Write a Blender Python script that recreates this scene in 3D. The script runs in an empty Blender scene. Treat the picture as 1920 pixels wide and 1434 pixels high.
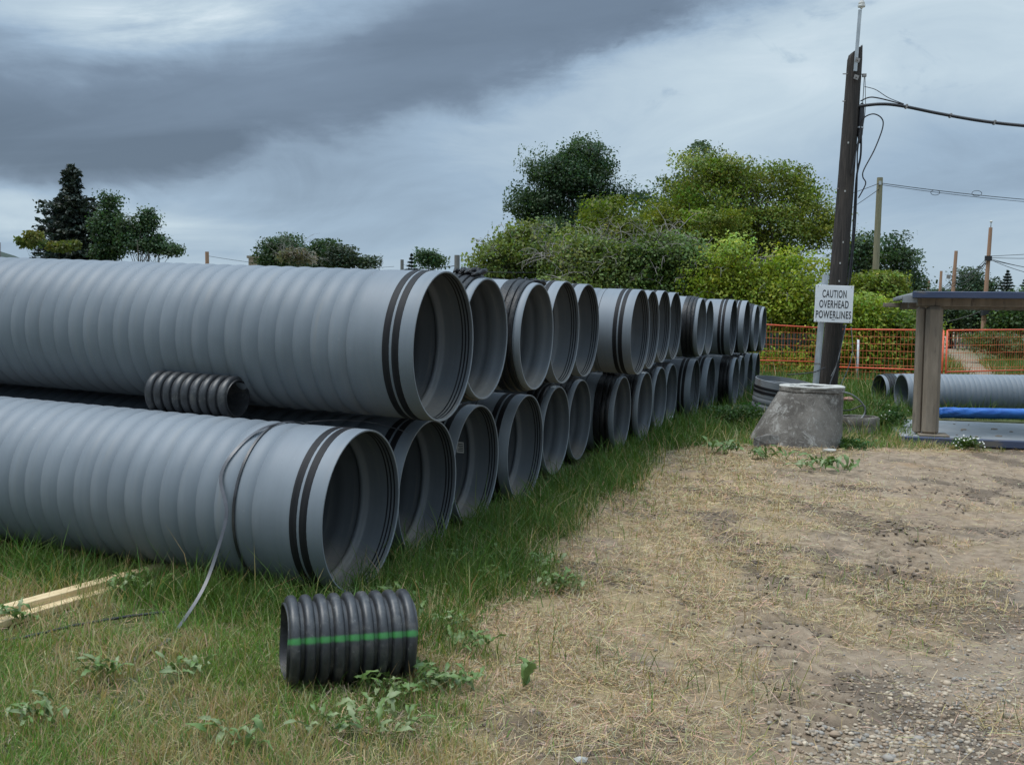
import bpy, math, random
import numpy as np
from mathutils import Vector, Matrix, Euler

scene = bpy.context.scene
COL = scene.collection
R = math.radians

# ------------------------------------------------------------------ camera
cam_d = bpy.data.cameras.new("camera")
cam = bpy.data.objects.new("camera", cam_d)
COL.objects.link(cam)
cam_d.sensor_width = 36.0
cam_d.sensor_fit = 'HORIZONTAL'
cam_d.lens = 35.72
cam_d.clip_start = 0.05
cam_d.clip_end = 6000
cam.location = (0, 0, 1.70)
cam.rotation_euler = (Euler((math.pi / 2 - 0.06047, 0, 0)).to_matrix() @ Matrix.Rotation(0.0150, 3, 'Z')).to_euler()
scene.camera = cam

# ------------------------------------------------------------------ node expression helper
class X:
    """a float socket in a node tree, with arithmetic"""
    def __init__(s, nt, v): s.nt, s.v = nt, v
    def _m(s, op, *a, clamp=False):
        n = s.nt.nodes.new('ShaderNodeMath'); n.operation = op; n.use_clamp = clamp
        for i, q in enumerate((s,) + a):
            q = q.v if isinstance(q, X) else q
            if isinstance(q, (int, float)): n.inputs[i].default_value = q
            else: s.nt.links.new(q, n.inputs[i])
        return X(s.nt, n.outputs[0])
    def __add__(s, o): return s._m('ADD', o)
    __radd__ = __add__
    def __mul__(s, o): return s._m('MULTIPLY', o)
    __rmul__ = __mul__
    def __sub__(s, o): return s._m('SUBTRACT', o)
    def __rsub__(s, o): return (s * -1.0) + o
    def __truediv__(s, o): return s._m('DIVIDE', o)
    def clamp(s): return s._m('ADD', 0.0, clamp=True)
    def max(s, o): return s._m('MAXIMUM', o)
    def min(s, o): return s._m('MINIMUM', o)
    def abs(s): return s._m('ABSOLUTE')
    def pow(s, o): return s._m('POWER', o)
    def sm(s, a, b):
        n = s.nt.nodes.new('ShaderNodeMapRange'); n.interpolation_type = 'SMOOTHSTEP'
        s.nt.links.new(s.v, n.inputs['Value'])
        n.inputs['From Min'].default_value = a; n.inputs['From Max'].default_value = b
        return X(s.nt, n.outputs[0])

def combine(nt, x, y, z):
    n = nt.nodes.new('ShaderNodeCombineXYZ')
    for i, q in enumerate((x, y, z)):
        if isinstance(q, X): nt.links.new(q.v, n.inputs[i])
        else: n.inputs[i].default_value = q
    return n.outputs[0]

def noise(nt, vec, scale, detail=4, rough=0.55, dist=0.0, out=0):
    n = nt.nodes.new('ShaderNodeTexNoise')
    if vec is not None: nt.links.new(vec, n.inputs['Vector'])
    n.inputs['Scale'].default_value = scale; n.inputs['Detail'].default_value = detail
    n.inputs['Roughness'].default_value = rough; n.inputs['Distortion'].default_value = dist
    return X(nt, n.outputs[0])

def ramp(nt, fac, stops):
    n = nt.nodes.new('ShaderNodeValToRGB'); nt.links.new(fac.v, n.inputs[0])
    el = n.color_ramp.elements
    while len(el) < len(stops): el.new(0.5)
    for e, (p, c) in zip(el, stops): e.position = p; e.color = (*c, 1)
    return n.outputs[0]

def mixc(nt, fac, a, b, mode='MIX'):
    n = nt.nodes.new('ShaderNodeMix'); n.data_type = 'RGBA'; n.blend_type = mode
    for sock, q in ((n.inputs[0], fac), (n.inputs[6], a), (n.inputs[7], b)):
        if isinstance(q, X): q = q.v
        if isinstance(q, (int, float)): sock.default_value = q
        elif isinstance(q, tuple): sock.default_value = (*q, 1)
        else: nt.links.new(q, sock)
    return n.outputs[2]

# ------------------------------------------------------------------ sky and light
SUN_EL, SUN_AZ = 69.0, -100.0            # degrees; azimuth from +Y clockwise
world = bpy.data.worlds.new("World"); scene.world = world; world.use_nodes = True
nt = world.node_tree; nt.nodes.clear()
tc = nt.nodes.new('ShaderNodeTexCoord')
sep = nt.nodes.new('ShaderNodeSeparateXYZ'); nt.links.new(tc.outputs['Generated'], sep.inputs[0])
dx, dy, dz = (X(nt, sep.outputs[i]) for i in range(3))
az = dx._m('ARCTAN2', dy)
hyp = (dx * dx + dy * dy)._m('SQRT').max(0.02)
w = (dz / hyp)                            # tangent of elevation
wl = w.min(1.2)
big = noise(nt, combine(nt, az * 2.2, wl * 7.0, 0.3), 1.0, 5, 0.55, 0.6)
strk = noise(nt, combine(nt, az * 2.6 + wl * 1.5, wl * 20.0 - az * 2.0, 4.0), 1.0, 4, 0.52, 0.7)
fine = noise(nt, combine(nt, az * 10.0, wl * 22.0, 1.7), 1.0, 7, 0.65, 0.5)
puff = noise(nt, combine(nt, az * 6.0 - wl * 4.0, wl * 13.0, 8.7), 1.0, 7, 0.62, 0.8)
edge = (az * 0.31 + 0.222).max(0.098)
s_ = w - edge + (big - 0.5) * 0.11 + (fine - 0.5) * 0.05 + (puff - 0.5) * 0.05
dark = s_.sm(-0.02, 0.035) * (1.0 - s_.sm(0.07, 0.16) * 0.70)
dark = dark * (1.0 - w.sm(0.36, 0.6) * 0.6) * (0.5 + puff * 0.95)
gap = (1.0 - ((az + 0.32) / 0.22).abs().sm(0.1, 1.0)) * (1.0 - ((w - 0.266) / 0.050).abs().sm(0.0, 1.0))
below = 1.0 - s_.sm(-0.05, 0.02)
wisp = noise(nt, combine(nt, az * 13.0, wl * 24.0, 2.2), 1.0, 6, 0.6, 0.6)
val = 0.575 + (strk - 0.5) * (0.42 - az.sm(-0.25, 0.1) * 0.30) + (puff - 0.5) * 0.30
val = val - wisp.sm(0.56, 0.72) * az.sm(-0.02, 0.15) * w.sm(0.17, 0.24) * 0.14 - (1.0 - az.sm(-0.30, 0.02)) * (1.0 - (w - 0.150).abs().sm(0.0, 0.07)) * 0.16
val = val - dark * 0.45 + gap * 0.85 * (puff - 0.16).max(0.0)
val = val + below * (w.sm(0.0, 0.22) * az.sm(-0.12, 0.25) * 0.24 - 0.08)      # pale veil below the cloud edge
val = val - az.sm(0.10, 0.44) * (1.0 - (w - 0.150).abs().sm(0.0, 0.09)) * 0.26   # blue rain cloud low on the right
val = val + (1.0 - az.sm(-0.42, -0.12)) * (1.0 - (w - 0.090).abs().sm(0.005, 0.045)) * (strk - 0.25) * 0.75  # bright streaks over the spruce
skycol = ramp(nt, val.clamp(), [(0.0, (0.072, 0.098, 0.133)), (0.22, (0.108, 0.145, 0.194)), (0.48, (0.197, 0.264, 0.338)), (0.72, (0.322, 0.392, 0.440)), (1.0, (0.535, 0.582, 0.605))])
zen = 1.0 + w.sm(0.30, 2.0) * 2.6         # an overcast dome brightens towards the zenith
bgc = nt.nodes.new('ShaderNodeBackground'); nt.links.new(skycol, bgc.inputs[0])
nt.links.new((zen * 1.0).v, bgc.inputs[1])
sky = nt.nodes.new('ShaderNodeTexSky'); sky.sky_type = 'NISHITA'; sky.sun_disc = False
sky.sun_elevation = R(SUN_EL); sky.sun_rotation = R(SUN_AZ)
bgs = nt.nodes.new('ShaderNodeBackground'); nt.links.new(sky.outputs[0], bgs.inputs[0]); bgs.inputs[1].default_value = 0.10
mx = nt.nodes.new('ShaderNodeMixShader'); mx.inputs[0].default_value = 0.94
nt.links.new(bgs.outputs[0], mx.inputs[1]); nt.links.new(bgc.outputs[0], mx.inputs[2])
wo = nt.nodes.new('ShaderNodeOutputWorld'); nt.links.new(mx.outputs[0], wo.inputs[0])

sun_d = bpy.data.lights.new("sun", 'SUN'); sun = bpy.data.objects.new("sun", sun_d); COL.objects.link(sun)
sun_d.energy = 1.5; sun_d.angle = R(35); sun_d.color = (1.0, 0.96, 0.90)
sdir = Vector((math.sin(R(SUN_AZ)) * math.cos(R(SUN_EL)), math.cos(R(SUN_AZ)) * math.cos(R(SUN_EL)), math.sin(R(SUN_EL))))
sun.rotation_euler = sdir.to_track_quat('Z', 'Y').to_euler()
sun.location = (0, 0, 30)

vs = scene.view_settings
vs.view_transform = 'Standard'; vs.look = 'None'; vs.gamma = 1.0; vs.use_curve_mapping = False
vs.exposure = 0.78
scene.render.film_transparent = False

# ------------------------------------------------------------------ helpers
rng = np.random.default_rng(7)
AX = np.array([-0.94068, 0.33783, 0.03156])     # direction of the stacked pipes, from their open ends back
EX = np.array([0.33800, 0.94115, 0.0])          # direction along the row of pipe ends

def gz(x, y):
    """smooth height of the ground"""
    dx_, dy_ = x + 0.908, y - 6.176
    s = dx_ * AX[0] + dy_ * AX[1]; k = dx_ * EX[0] + dy_ * EX[1]
    return .25 * np.tanh(.0316 * s / .25) + .25 * np.tanh(.009 * k / .25)

_perm = np.random.default_rng(3).random((256, 256))
def vnoise(x, y, sc=1.0, seed=0):
    x = np.asarray(x, float) * sc + seed * 17.3; y = np.asarray(y, float) * sc + seed * 31.7
    xi = np.floor(x).astype(int); yi = np.floor(y).astype(int); fx = x - xi; fy = y - yi
    fx = fx * fx * (3 - 2 * fx); fy = fy * fy * (3 - 2 * fy)
    g = lambda a, b: _perm[a & 255, b & 255]
    return (g(xi, yi) * (1 - fx) + g(xi + 1, yi) * fx) * (1 - fy) + (g(xi, yi + 1) * (1 - fx) + g(xi + 1, yi + 1) * fx) * fy
def fbm(x, y, sc=1.0, seed=0, o=4):
    t = 0; a = .5; n = 0
    for i in range(o): t = t + a * vnoise(x, y, sc * 2 ** i, seed + i); n += a; a *= .55
    return t / n
def sstep(v, a, b):
    t = np.clip((v - a) / (b - a), 0, 1); return t * t * (3 - 2 * t)

def tag(o, label=None, cat=None, group=None, kind=None):
    if label: o["label"] = label
    if cat: o["category"] = cat
    if group: o["group"] = group
    if kind: o["kind"] = kind
    return o
def empty(name, loc=(0, 0, 0), rz=0.0, rot=None):
    o = bpy.data.objects.new(name, None); COL.objects.link(o); o.location = loc
    o.rotation_euler = rot if rot is not None else (0, 0, rz)
    o.empty_display_size = 0.2
    return o
def link(name, mesh, parent=None, loc=None, rot=None):
    o = bpy.data.objects.new(name, mesh); COL.objects.link(o)
    if parent: o.parent = parent
    if loc is not None: o.location = loc
    if rot is not None: o.rotation_euler = rot
    return o

class MB:
    """collects geometry for one mesh"""
    def __init__(s): s.v, s.f, s.sm = [], [], []
    def add(s, vs_, fs_, smooth=False):
        o = len(s.v); s.v += [tuple(map(float, q)) for q in vs_]
        s.f += [tuple(i + o for i in f) for f in fs_]; s.sm += [smooth] * len(fs_); return s
    def box(s, c, size, rot=None, bevel=0.0):
        hx, hy, hz = (q / 2 for q in size)
        M = rot if rot is not None else Matrix.Identity(3)
        b = min(bevel, hx * .9, hy * .9, hz * .9)
        if b <= 0:
            P = [Vector((x, y, z)) for z in (-hz, hz) for x, y in ((-hx, -hy), (hx, -hy), (hx, hy), (-hx, hy))]
            F = [(3, 2, 1, 0), (4, 5, 6, 7), (0, 1, 5, 4), (1, 2, 6, 5), (2, 3, 7, 6), (3, 0, 4, 7)]
        else:
            def ring(z, k):
                return [Vector((x, y, z)) for x, y in ((-hx + k, -hy), (hx - k, -hy), (hx, -hy + k), (hx, hy - k), (hx - k, hy), (-hx + k, hy), (-hx, hy - k), (-hx, -hy + k))]
            def ring2(z): return [Vector((x, y, z)) for x, y in ((-hx + b, -hy + b), (hx - b, -hy + b), (hx - b, -hy + b), (hx - b, hy - b), (hx - b, hy - b), (-hx + b, hy - b), (-hx + b, hy - b), (-hx + b, -hy + b))]
            rs = [ring2(-hz), ring(-hz + b, b), ring(hz - b, b), ring2(hz)]
            P = [p for r in rs for p in r]; F = []
            for j in range(3):
                for i in range(8):
                    k = (i + 1) % 8; F.append((j * 8 + i, j * 8 + k, j * 8 + 8 + k, j * 8 + 8 + i))
            F.append(tuple(range(7, -1, -1))); F.append(tuple(range(24, 32)))
        c = Vector(c); return s.add([c + M @ p for p in P], F)
    def tube(s, pts, rad, n=8, cap=True, jit=0.0, rnd=None):
        pts = [Vector(p) for p in pts]; m = len(pts)
        rr = [rad] * m if isinstance(rad, (int, float)) else list(rad)
        V = []; F = []; up = Vector((0, 0, 1)); prev = None
        for i, p in enumerate(pts):
            t = (pts[min(i + 1, m - 1)] - pts[max(i - 1, 0)])
            t = t.normalized() if t.length > 1e-9 else Vector((0, 0, 1))
            if prev is None:
                a = t.cross(up);  a = a.normalized() if a.length > 1e-3 else Vector((1, 0, 0))
            else:
                a = prev - t * prev.dot(t); a.normalize()
            b = t.cross(a); prev = a
            for k in range(n):
                th = 2 * math.pi * k / n
                q = rr[i] * (1 + (jit * (rnd.random() - .5) if jit else 0))
                V.append(p + (a * math.cos(th) + b * math.sin(th)) * q)
        for i in range(m - 1):
            for k in range(n):
                F.append((i * n + k, i * n + (k + 1) % n, (i + 1) * n + (k + 1) % n, (i + 1) * n + k))
        s.add(V, F, True)
        if cap and n > 2:
            o = len(s.v) - len(V)
            s.f.append(tuple(o + k for k in range(n - 1, -1, -1))); s.sm.append(False)
            s.f.append(tuple(o + (m - 1) * n + k for k in range(n))); s.sm.append(False)
        return s
    def lathe_x(s, prof, n=64, closed=True, f=None):
        """profile of (x, r) spun round the X axis"""
        V = []; F = []; m = len(prof)
        for i, (x, r) in enumerate(prof):
            for k in range(n):
                th = 2 * math.pi * k / n
                q, xx = (r, x) if f is None else f(x, r, th)
                V.append((xx, math.cos(th) * q, math.sin(th) * q))
        mm = m if closed else m - 1
        for i in range(mm):
            j = (i + 1) % m
            for k in range(n):
                k2 = (k + 1) % n; F.append((i * n + k, j * n + k, j * n + k2, i * n + k2))
        return s.add(V, F, True)
    def mesh(s, name, mat=None):
        me = bpy.data.meshes.new(name); me.from_pydata(s.v, [], s.f)
        me.polygons.foreach_set('use_smooth', s.sm)
        if mat: me.materials.append(mat)
        me.update(); return me
    def obj(s, name, mat=None, parent=None, sharp=None):
        me = s.mesh(name, mat)
        if sharp: me.set_sharp_from_angle(angle=R(sharp))
        return link(name, me, parent)

def np_mesh(name, V, quads=None, tris=None, mat=None, col=None, smooth=False):
    """V (n,3); quads (m,4); tris (k,3); col (n,3)"""
    me = bpy.data.meshes.new(name)
    parts = []; tot = []
    if quads is not None and len(quads): parts.append(quads.reshape(-1)); tot.append(np.full(len(quads), 4))
    if tris is not None and len(tris): parts.append(tris.reshape(-1)); tot.append(np.full(len(tris), 3))
    loops = np.concatenate(parts).astype(np.int32); tot = np.concatenate(tot).astype(np.int32)
    me.vertices.add(len(V)); me.vertices.foreach_set('co', np.ascontiguousarray(V, dtype=np.float32).reshape(-1))
    me.loops.add(len(loops)); me.loops.foreach_set('vertex_index', loops)
    me.polygons.add(len(tot)); me.polygons.foreach_set('loop_start', np.concatenate([[0], np.cumsum(tot)[:-1]]).astype(np.int32))
    me.polygons.foreach_set('loop_total', tot)
    if smooth: me.polygons.foreach_set('use_smooth', np.ones(len(tot), dtype=bool))
    me.update(calc_edges=True)
    if col is not None:
        at = me.color_attributes.new('Col', 'FLOAT_COLOR', 'POINT')
        c4 = np.ones((len(V), 4), np.float32); c4[:, :col.shape[1]] = col
        at.data.foreach_set('color', c4.reshape(-1))
    if mat: me.materials.append(mat)
    return me

# ------------------------------------------------------------------ materials
def new_mat(name):
    m = bpy.data.materials.new(name); m.use_nodes = True
    nt = m.node_tree; b = nt.nodes['Principled BSDF']; return m, nt, b
def objvec(nt, sc=(1, 1, 1)):
    t = nt.nodes.new('ShaderNodeTexCoord'); mp = nt.nodes.new('ShaderNodeMapping')
    nt.links.new(t.outputs['Object'], mp.inputs[0]); mp.inputs['Scale'].default_value = sc
    return mp.outputs[0]
def objrand(nt):
    n = nt.nodes.new('ShaderNodeObjectInfo'); return X(nt, n.outputs['Random'])
def bump(nt, b, h, strength=0.3, dist=0.01):
    n = nt.nodes.new('ShaderNodeBump'); nt.links.new(h.v, n.inputs['Height'])
    n.inputs['Strength'].default_value = strength; n.inputs['Distance'].default_value = dist
    nt.links.new(n.outputs[0], b.inputs['Normal'])

def simple(name, c1, c2, scale=6.0, rough=0.7, sc=(1, 1, 1), bmp=0.2, bd=0.005, metal=0.0, detail=6, spots=None, spec=0.5):
    m, nt, b = new_mat(name); v = objvec(nt, sc)
    n = noise(nt, v, scale, detail, 0.6)
    c = mixc(nt, n.sm(0.3, 0.7), c1, c2)
    if spots:
        q = noise(nt, v, spots[1], 5, 0.7); c = mixc(nt, q.sm(spots[2], spots[3]), c, spots[0])
    nt.links.new(c, b.inputs['Base Color']); b.inputs['Roughness'].default_value = rough
    b.inputs['Metallic'].default_value = metal; b.inputs['Specular IOR Level'].default_value = spec
    if bmp: bump(nt, b, n, bmp, bd)
    return m

def pipe_material(name, c1, c2, inside=False):
    m, nt, b = new_mat(name)
    v = objvec(nt); vs2 = objvec(nt, (0.6, 6, 6))
    ring = noise(nt, objvec(nt, (14, 0.8, 0.8)), 1.0, 4, 0.6)
    streak = noise(nt, objvec(nt, (9, 1.4, 0.6)), 2.0, 5, 0.65)
    blot = noise(nt, v, 1.6, 5, 0.6)
    c = mixc(nt, (ring * 0.35 + blot * 0.65).sm(0.3, 0.7), c1, c2)
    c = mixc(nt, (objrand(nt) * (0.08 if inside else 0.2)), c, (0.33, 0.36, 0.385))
    # pale rub marks and brown dust
    rub = noise(nt, objvec(nt, (3, 5, 2.2)), 5.0, 6, 0.75)
    c = mixc(nt, rub.sm(0.62, 0.78) * blot.sm(0.44, 0.60) * (0.15 if inside else 0.5), c, (0.46, 0.49, 0.50))
    c = mixc(nt, streak.sm(0.52, 0.8) * 0.30, c, (0.235, 0.225, 0.205))
    sp = nt.nodes.new('ShaderNodeSeparateXYZ'); nt.links.new(v, sp.inputs[0])
    y_, z_ = X(nt, sp.outputs[1]), X(nt, sp.outputs[2])
    rad = (y_ * y_ + z_ * z_)._m('SQRT')
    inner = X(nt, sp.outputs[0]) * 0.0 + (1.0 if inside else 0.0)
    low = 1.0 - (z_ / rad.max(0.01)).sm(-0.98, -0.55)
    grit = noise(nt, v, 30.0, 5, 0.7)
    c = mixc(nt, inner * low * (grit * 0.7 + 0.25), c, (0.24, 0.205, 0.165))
    outlow = (1.0 - inner) * (1.0 - (z_ / rad.max(0.01)).sm(-1.0, -0.6))
    c = mixc(nt, outlow * grit * 0.5, c, (0.20, 0.175, 0.14))
    nt.links.new(c, b.inputs['Base Color'])
    rr = (blot * 0.18 + 0.40) + rub * 0.08
    nt.links.new(rr.v, b.inputs['Roughness']); b.inputs['Specular IOR Level'].default_value = 0.36
    bump(nt, b, ring * 0.12 + grit * 0.12 + rub * 0.15, 0.22, 0.004)
    return m

M = {}
M['pipe'] = pipe_material('grey_plastic', (0.138, 0.160, 0.184), (0.182, 0.207, 0.234))
M['pipe_in_shade'] = pipe_material('grey_plastic_inside_shade', (0.064, 0.073, 0.084), (0.088, 0.099, 0.112), True)  # darker copy of the pipe plastic, with the inside shade put into its colour
M['rubber'] = simple('black_tape', (0.008, 0.008, 0.010), (0.016, 0.016, 0.018), 3.0, 0.6, (20, 1, 1), 0.6, 0.004, spots=((0.06, 0.06, 0.06), 9.0, 0.68, 0.8), spec=0.22)
M['wrap'] = simple('black_wrap', (0.007, 0.007, 0.009), (0.018, 0.018, 0.018), 6.0, 0.40, (6, 1.5, 1.5), 0.9, 0.012, spots=((0.08, 0.074, 0.066), 5.0, 0.64, 0.8), spec=0.3)
M['tagwhite'] = simple('paper_white', (0.72, 0.72, 0.70), (0.62, 0.62, 0.60), 20, 0.6, bmp=0)
M['tagink'] = simple('ink', (0.05, 0.05, 0.05), (0.08, 0.08, 0.08), 20, 0.6, bmp=0)
M['timber'] = simple('fresh_timber', (0.50, 0.37, 0.20), (0.62, 0.48, 0.28), 3.0, 0.75, (1.2, 25, 25), 0.3, 0.002, spots=((0.30, 0.20, 0.10), 5.0, 0.62, 0.75))
M['timber_old'] = simple('weathered_timber', (0.20, 0.16, 0.12), (0.30, 0.25, 0.19), 3.0, 0.85, (1.2, 25, 25), 0.4, 0.002)
M['strap'] = simple('strap_plastic', (0.02, 0.02, 0.022), (0.05, 0.05, 0.055), 8, 0.35, bmp=0)
M['strapgrey'] = simple('grey_strap_plastic', (0.045, 0.047, 0.055), (0.08, 0.083, 0.095), 8, 0.3, bmp=0)
M['blossom'] = simple('white_petals', (0.75, 0.74, 0.68), (0.68, 0.67, 0.60), 30, 0.7, bmp=0)
M['galv'] = simple('galvanised_steel', (0.36, 0.39, 0.41), (0.48, 0.51, 0.53), 14, 0.45, (1, 1, .4), 0.1, 0.002, metal=0.35)
M['orange'] = simple('orange_paint', (0.75, 0.125, 0.045), (0.62, 0.10, 0.045), 9, 0.5, bmp=0.1, bd=0.002)
M['orangewire'] = simple('orange_wire', (0.66, 0.17, 0.05), (0.55, 0.13, 0.05), 9, 0.55, bmp=0)
M['cable'] = simple('black_cable', (0.010, 0.010, 0.012), (0.022, 0.022, 0.025), 9, 0.45, bmp=0)
M['greycable'] = simple('grey_cable', (0.22, 0.23, 0.24), (0.30, 0.31, 0.32), 9, 0.5, bmp=0)
M['porcelain'] = simple('porcelain', (0.62, 0.60, 0.56), (0.70, 0.69, 0.65), 9, 0.25, bmp=0)
M['bolt'] = simple('bolt_steel', (0.22, 0.21, 0.20), (0.33, 0.31, 0.29), 30, 0.5, bmp=0, metal=0.5)
M['signwhite'] = simple('sign_white', (0.84, 0.85, 0.86), (0.76, 0.77, 0.78), 2.0, 0.45, (1, 1, 12), 0.05, 0.001, spots=((0.45, 0.44, 0.42), 7.0, 0.70, 0.82))
M['signink'] = simple('sign_black', (0.015, 0.016, 0.02), (0.03, 0.03, 0.035), 8, 0.5, bmp=0)
M['mudsteel'] = simple('muddy_steel', (0.175, 0.14, 0.105), (0.29, 0.24, 0.185), 2.2, 0.85, (3, 3, .5), 0.4, 0.006, spots=((0.065, 0.055, 0.05), 3.0, 0.58, 0.75))
M['bluesteel'] = simple('blue_painted_steel', (0.032, 0.05, 0.105), (0.05, 0.065, 0.115), 3.0, 0.5, (.6, 2, 2), 0.2, 0.004, spots=((0.12, 0.105, 0.095), 2.2, 0.52, 0.66))
M['panelsteel'] = simple('grey_panel_steel', (0.24, 0.26, 0.275), (0.30, 0.315, 0.325), 2.5, 0.6, (1, 1, 1), 0.2, 0.004, spots=((0.17, 0.145, 0.12), 4.0, 0.56, 0.7))
M['bluewrap'] = simple('blue_plastic_wrap', (0.012, 0.085, 0.36), (0.03, 0.15, 0.50), 4.0, 0.38, (1.5, 3, 3), 0.7, 0.02)
M['fencewhite'] = simple('white_fence_paint', (0.62, 0.62, 0.60), (0.72, 0.72, 0.70), 4, 0.7, bmp=0)
M['polenew'] = simple('treated_pole_wood', (0.185, 0.17, 0.105), (0.26, 0.235, 0.15), 3.0, 0.9, (14, 14, .5), 0.5, 0.006)
M['polered'] = simple('reddish_pole_wood', (0.30, 0.165, 0.105), (0.38, 0.235, 0.155), 3.0, 0.9, (8, 8, .3), 0.3, 0.006)
M['polegrey'] = simple('grey_post_wood', (0.13, 0.125, 0.12), (0.20, 0.19, 0.18), 3.0, 0.9, (14, 14, .5), 0.4, 0.006)
M['bark'] = simple('bark', (0.060, 0.050, 0.040), (0.105, 0.09, 0.072), 8.0, 0.95, (2, 2, .6), 0.6, 0.02)
M['twig'] = simple('dead_twig', (0.19, 0.175, 0.155), (0.26, 0.24, 0.215), 8.0, 0.95, bmp=0)
M['build'] = simple('tan_cladding', (0.33, 0.25, 0.18), (0.38, 0.29, 0.21), 2.0, 0.8, bmp=0)
M['shade'] = simple('dark_green_slat', (0.022, 0.04, 0.035), (0.03, 0.05, 0.042), 4, 0.7, bmp=0)
M['hill'] = simple('wooded_hill', (0.018, 0.034, 0.028), (0.034, 0.054, 0.038), 0.06, 0.95, bmp=0.6, bd=8)

def pole_wood():
    m, nt, b = new_mat('dark_weathered_pole')
    v = objvec(nt, (1, 1, 0.04)); g = noise(nt, v, 42, 7, 0.7); big_ = noise(nt, objvec(nt, (1, 1, .3)), 5, 4, .6)
    c = ramp(nt, g, [(0.25, (0.010, 0.009, 0.008)), (0.5, (0.035, 0.029, 0.025)), (0.75, (0.088, 0.072, 0.060))])
    c = mixc(nt, big_.sm(0.5, 0.75) * 0.5, c, (0.085, 0.068, 0.056))
    nt.links.new(c, b.inputs['Base Color']); b.inputs['Roughness'].default_value = 0.9
    bump(nt, b, g, 1.0, 0.02); return m
M['poledark'] = pole_wood()

def concrete():
    m, nt, b = new_mat('old_concrete'); v = objvec(nt)
    a = noise(nt, v, 2.2, 8, 0.65); s = noise(nt, v, 60, 4, 0.7); w_ = noise(nt, v, 5.0, 7, 0.75, 0.6)
    st = noise(nt, objvec(nt, (7, 7, 1)), 1.4, 5, 0.6)
    c = mixc(nt, a.sm(0.36, 0.64), (0.085, 0.075, 0.065), (0.20, 0.182, 0.16))
    w2 = noise(nt, v, 11.0, 8, 0.8, 1.2); c = mixc(nt, w2.sm(0.52, 0.66) * 0.8, c, (0.36, 0.345, 0.315))
    c = mixc(nt, w_.sm(0.53, 0.66), c, (0.36, 0.35, 0.325))
    c = mixc(nt, st.sm(0.55, 0.75) * 0.5, c, (0.26, 0.245, 0.22))
    c = mixc(nt, s.sm(0.3, 0.75) * 0.35, c, (0.06, 0.055, 0.048))
    nt.links.new(c, b.inputs['Base Color']); b.inputs['Roughness'].default_value = 0.95
    bump(nt, b, a * 0.6 + s * 0.25 + w_ * 0.4, 0.9, 0.02); return m
M['concrete'] = concrete()
M['palestone'] = simple('pale_concrete', (0.34, 0.33, 0.30), (0.46, 0.45, 0.42), 9, 0.95, bmp=0.6, bd=0.01)

def black_corr(name, stripe):
    m, nt, b = new_mat(name); v = objvec(nt)
    n = noise(nt, v, 9, 6, 0.7); d = noise(nt, v, 45, 5, 0.75)
    c = mixc(nt, n.sm(0.3, 0.7), (0.022, 0.023, 0.026), (0.042, 0.044, 0.048))
    c = mixc(nt, d.sm(0.56, 0.70) * n.sm(0.42, 0.6) * 0.75, c, (0.20, 0.20, 0.195))
    c = mixc(nt, n.sm(0.50, 0.70) * 0.45, c, (0.13, 0.12, 0.105))
    if stripe is not None:
        sp = nt.nodes.new('ShaderNodeSeparateXYZ'); nt.links.new(v, sp.inputs[0])
        an = X(nt, sp.outputs[2])._m('ARCTAN2', X(nt, sp.outputs[1]))
        k = 1.0 - (an - stripe + (d - 0.5) * 0.05).abs().sm(0.030, 0.10)
        c = mixc(nt, k * (n * 0.6 + 0.62).clamp(), c, (0.045, 0.215, 0.055))
    nt.links.new(c, b.inputs['Base Color']); b.inputs['Roughness'].default_value = 0.42
    bump(nt, b, d, 0.25, 0.003); return m

def leaf_mat(name, trans=0.35):
    m, nt, b = new_mat(name)
    at = nt.nodes.new('ShaderNodeVertexColor'); at.layer_name = 'Col'
    nt.links.new(at.outputs[0], b.inputs['Base Color']); b.inputs['Roughness'].default_value = 0.55
    b.inputs['Specular IOR Level'].default_value = 0.35
    tr = nt.nodes.new('ShaderNodeBsdfTranslucent')
    c = mixc(nt, 1.0, at.outputs[0], (1.15, 1.25, 0.6), 'MULTIPLY'); nt.links.new(c, tr.inputs[0])
    mx = nt.nodes.new('ShaderNodeMixShader'); mx.inputs[0].default_value = trans
    nt.links.new(b.outputs[0], mx.inputs[1]); nt.links.new(tr.outputs[0], mx.inputs[2])
    nt.links.new(mx.outputs[0], nt.nodes['Material Output'].inputs[0]); return m
M['leaf'] = leaf_mat('foliage'); M['grass'] = leaf_mat('grass_blades', 0.3); M['straw'] = leaf_mat('dry_straw', 0.15)
M['needle'] = leaf_mat('needles', 0.08)

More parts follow.
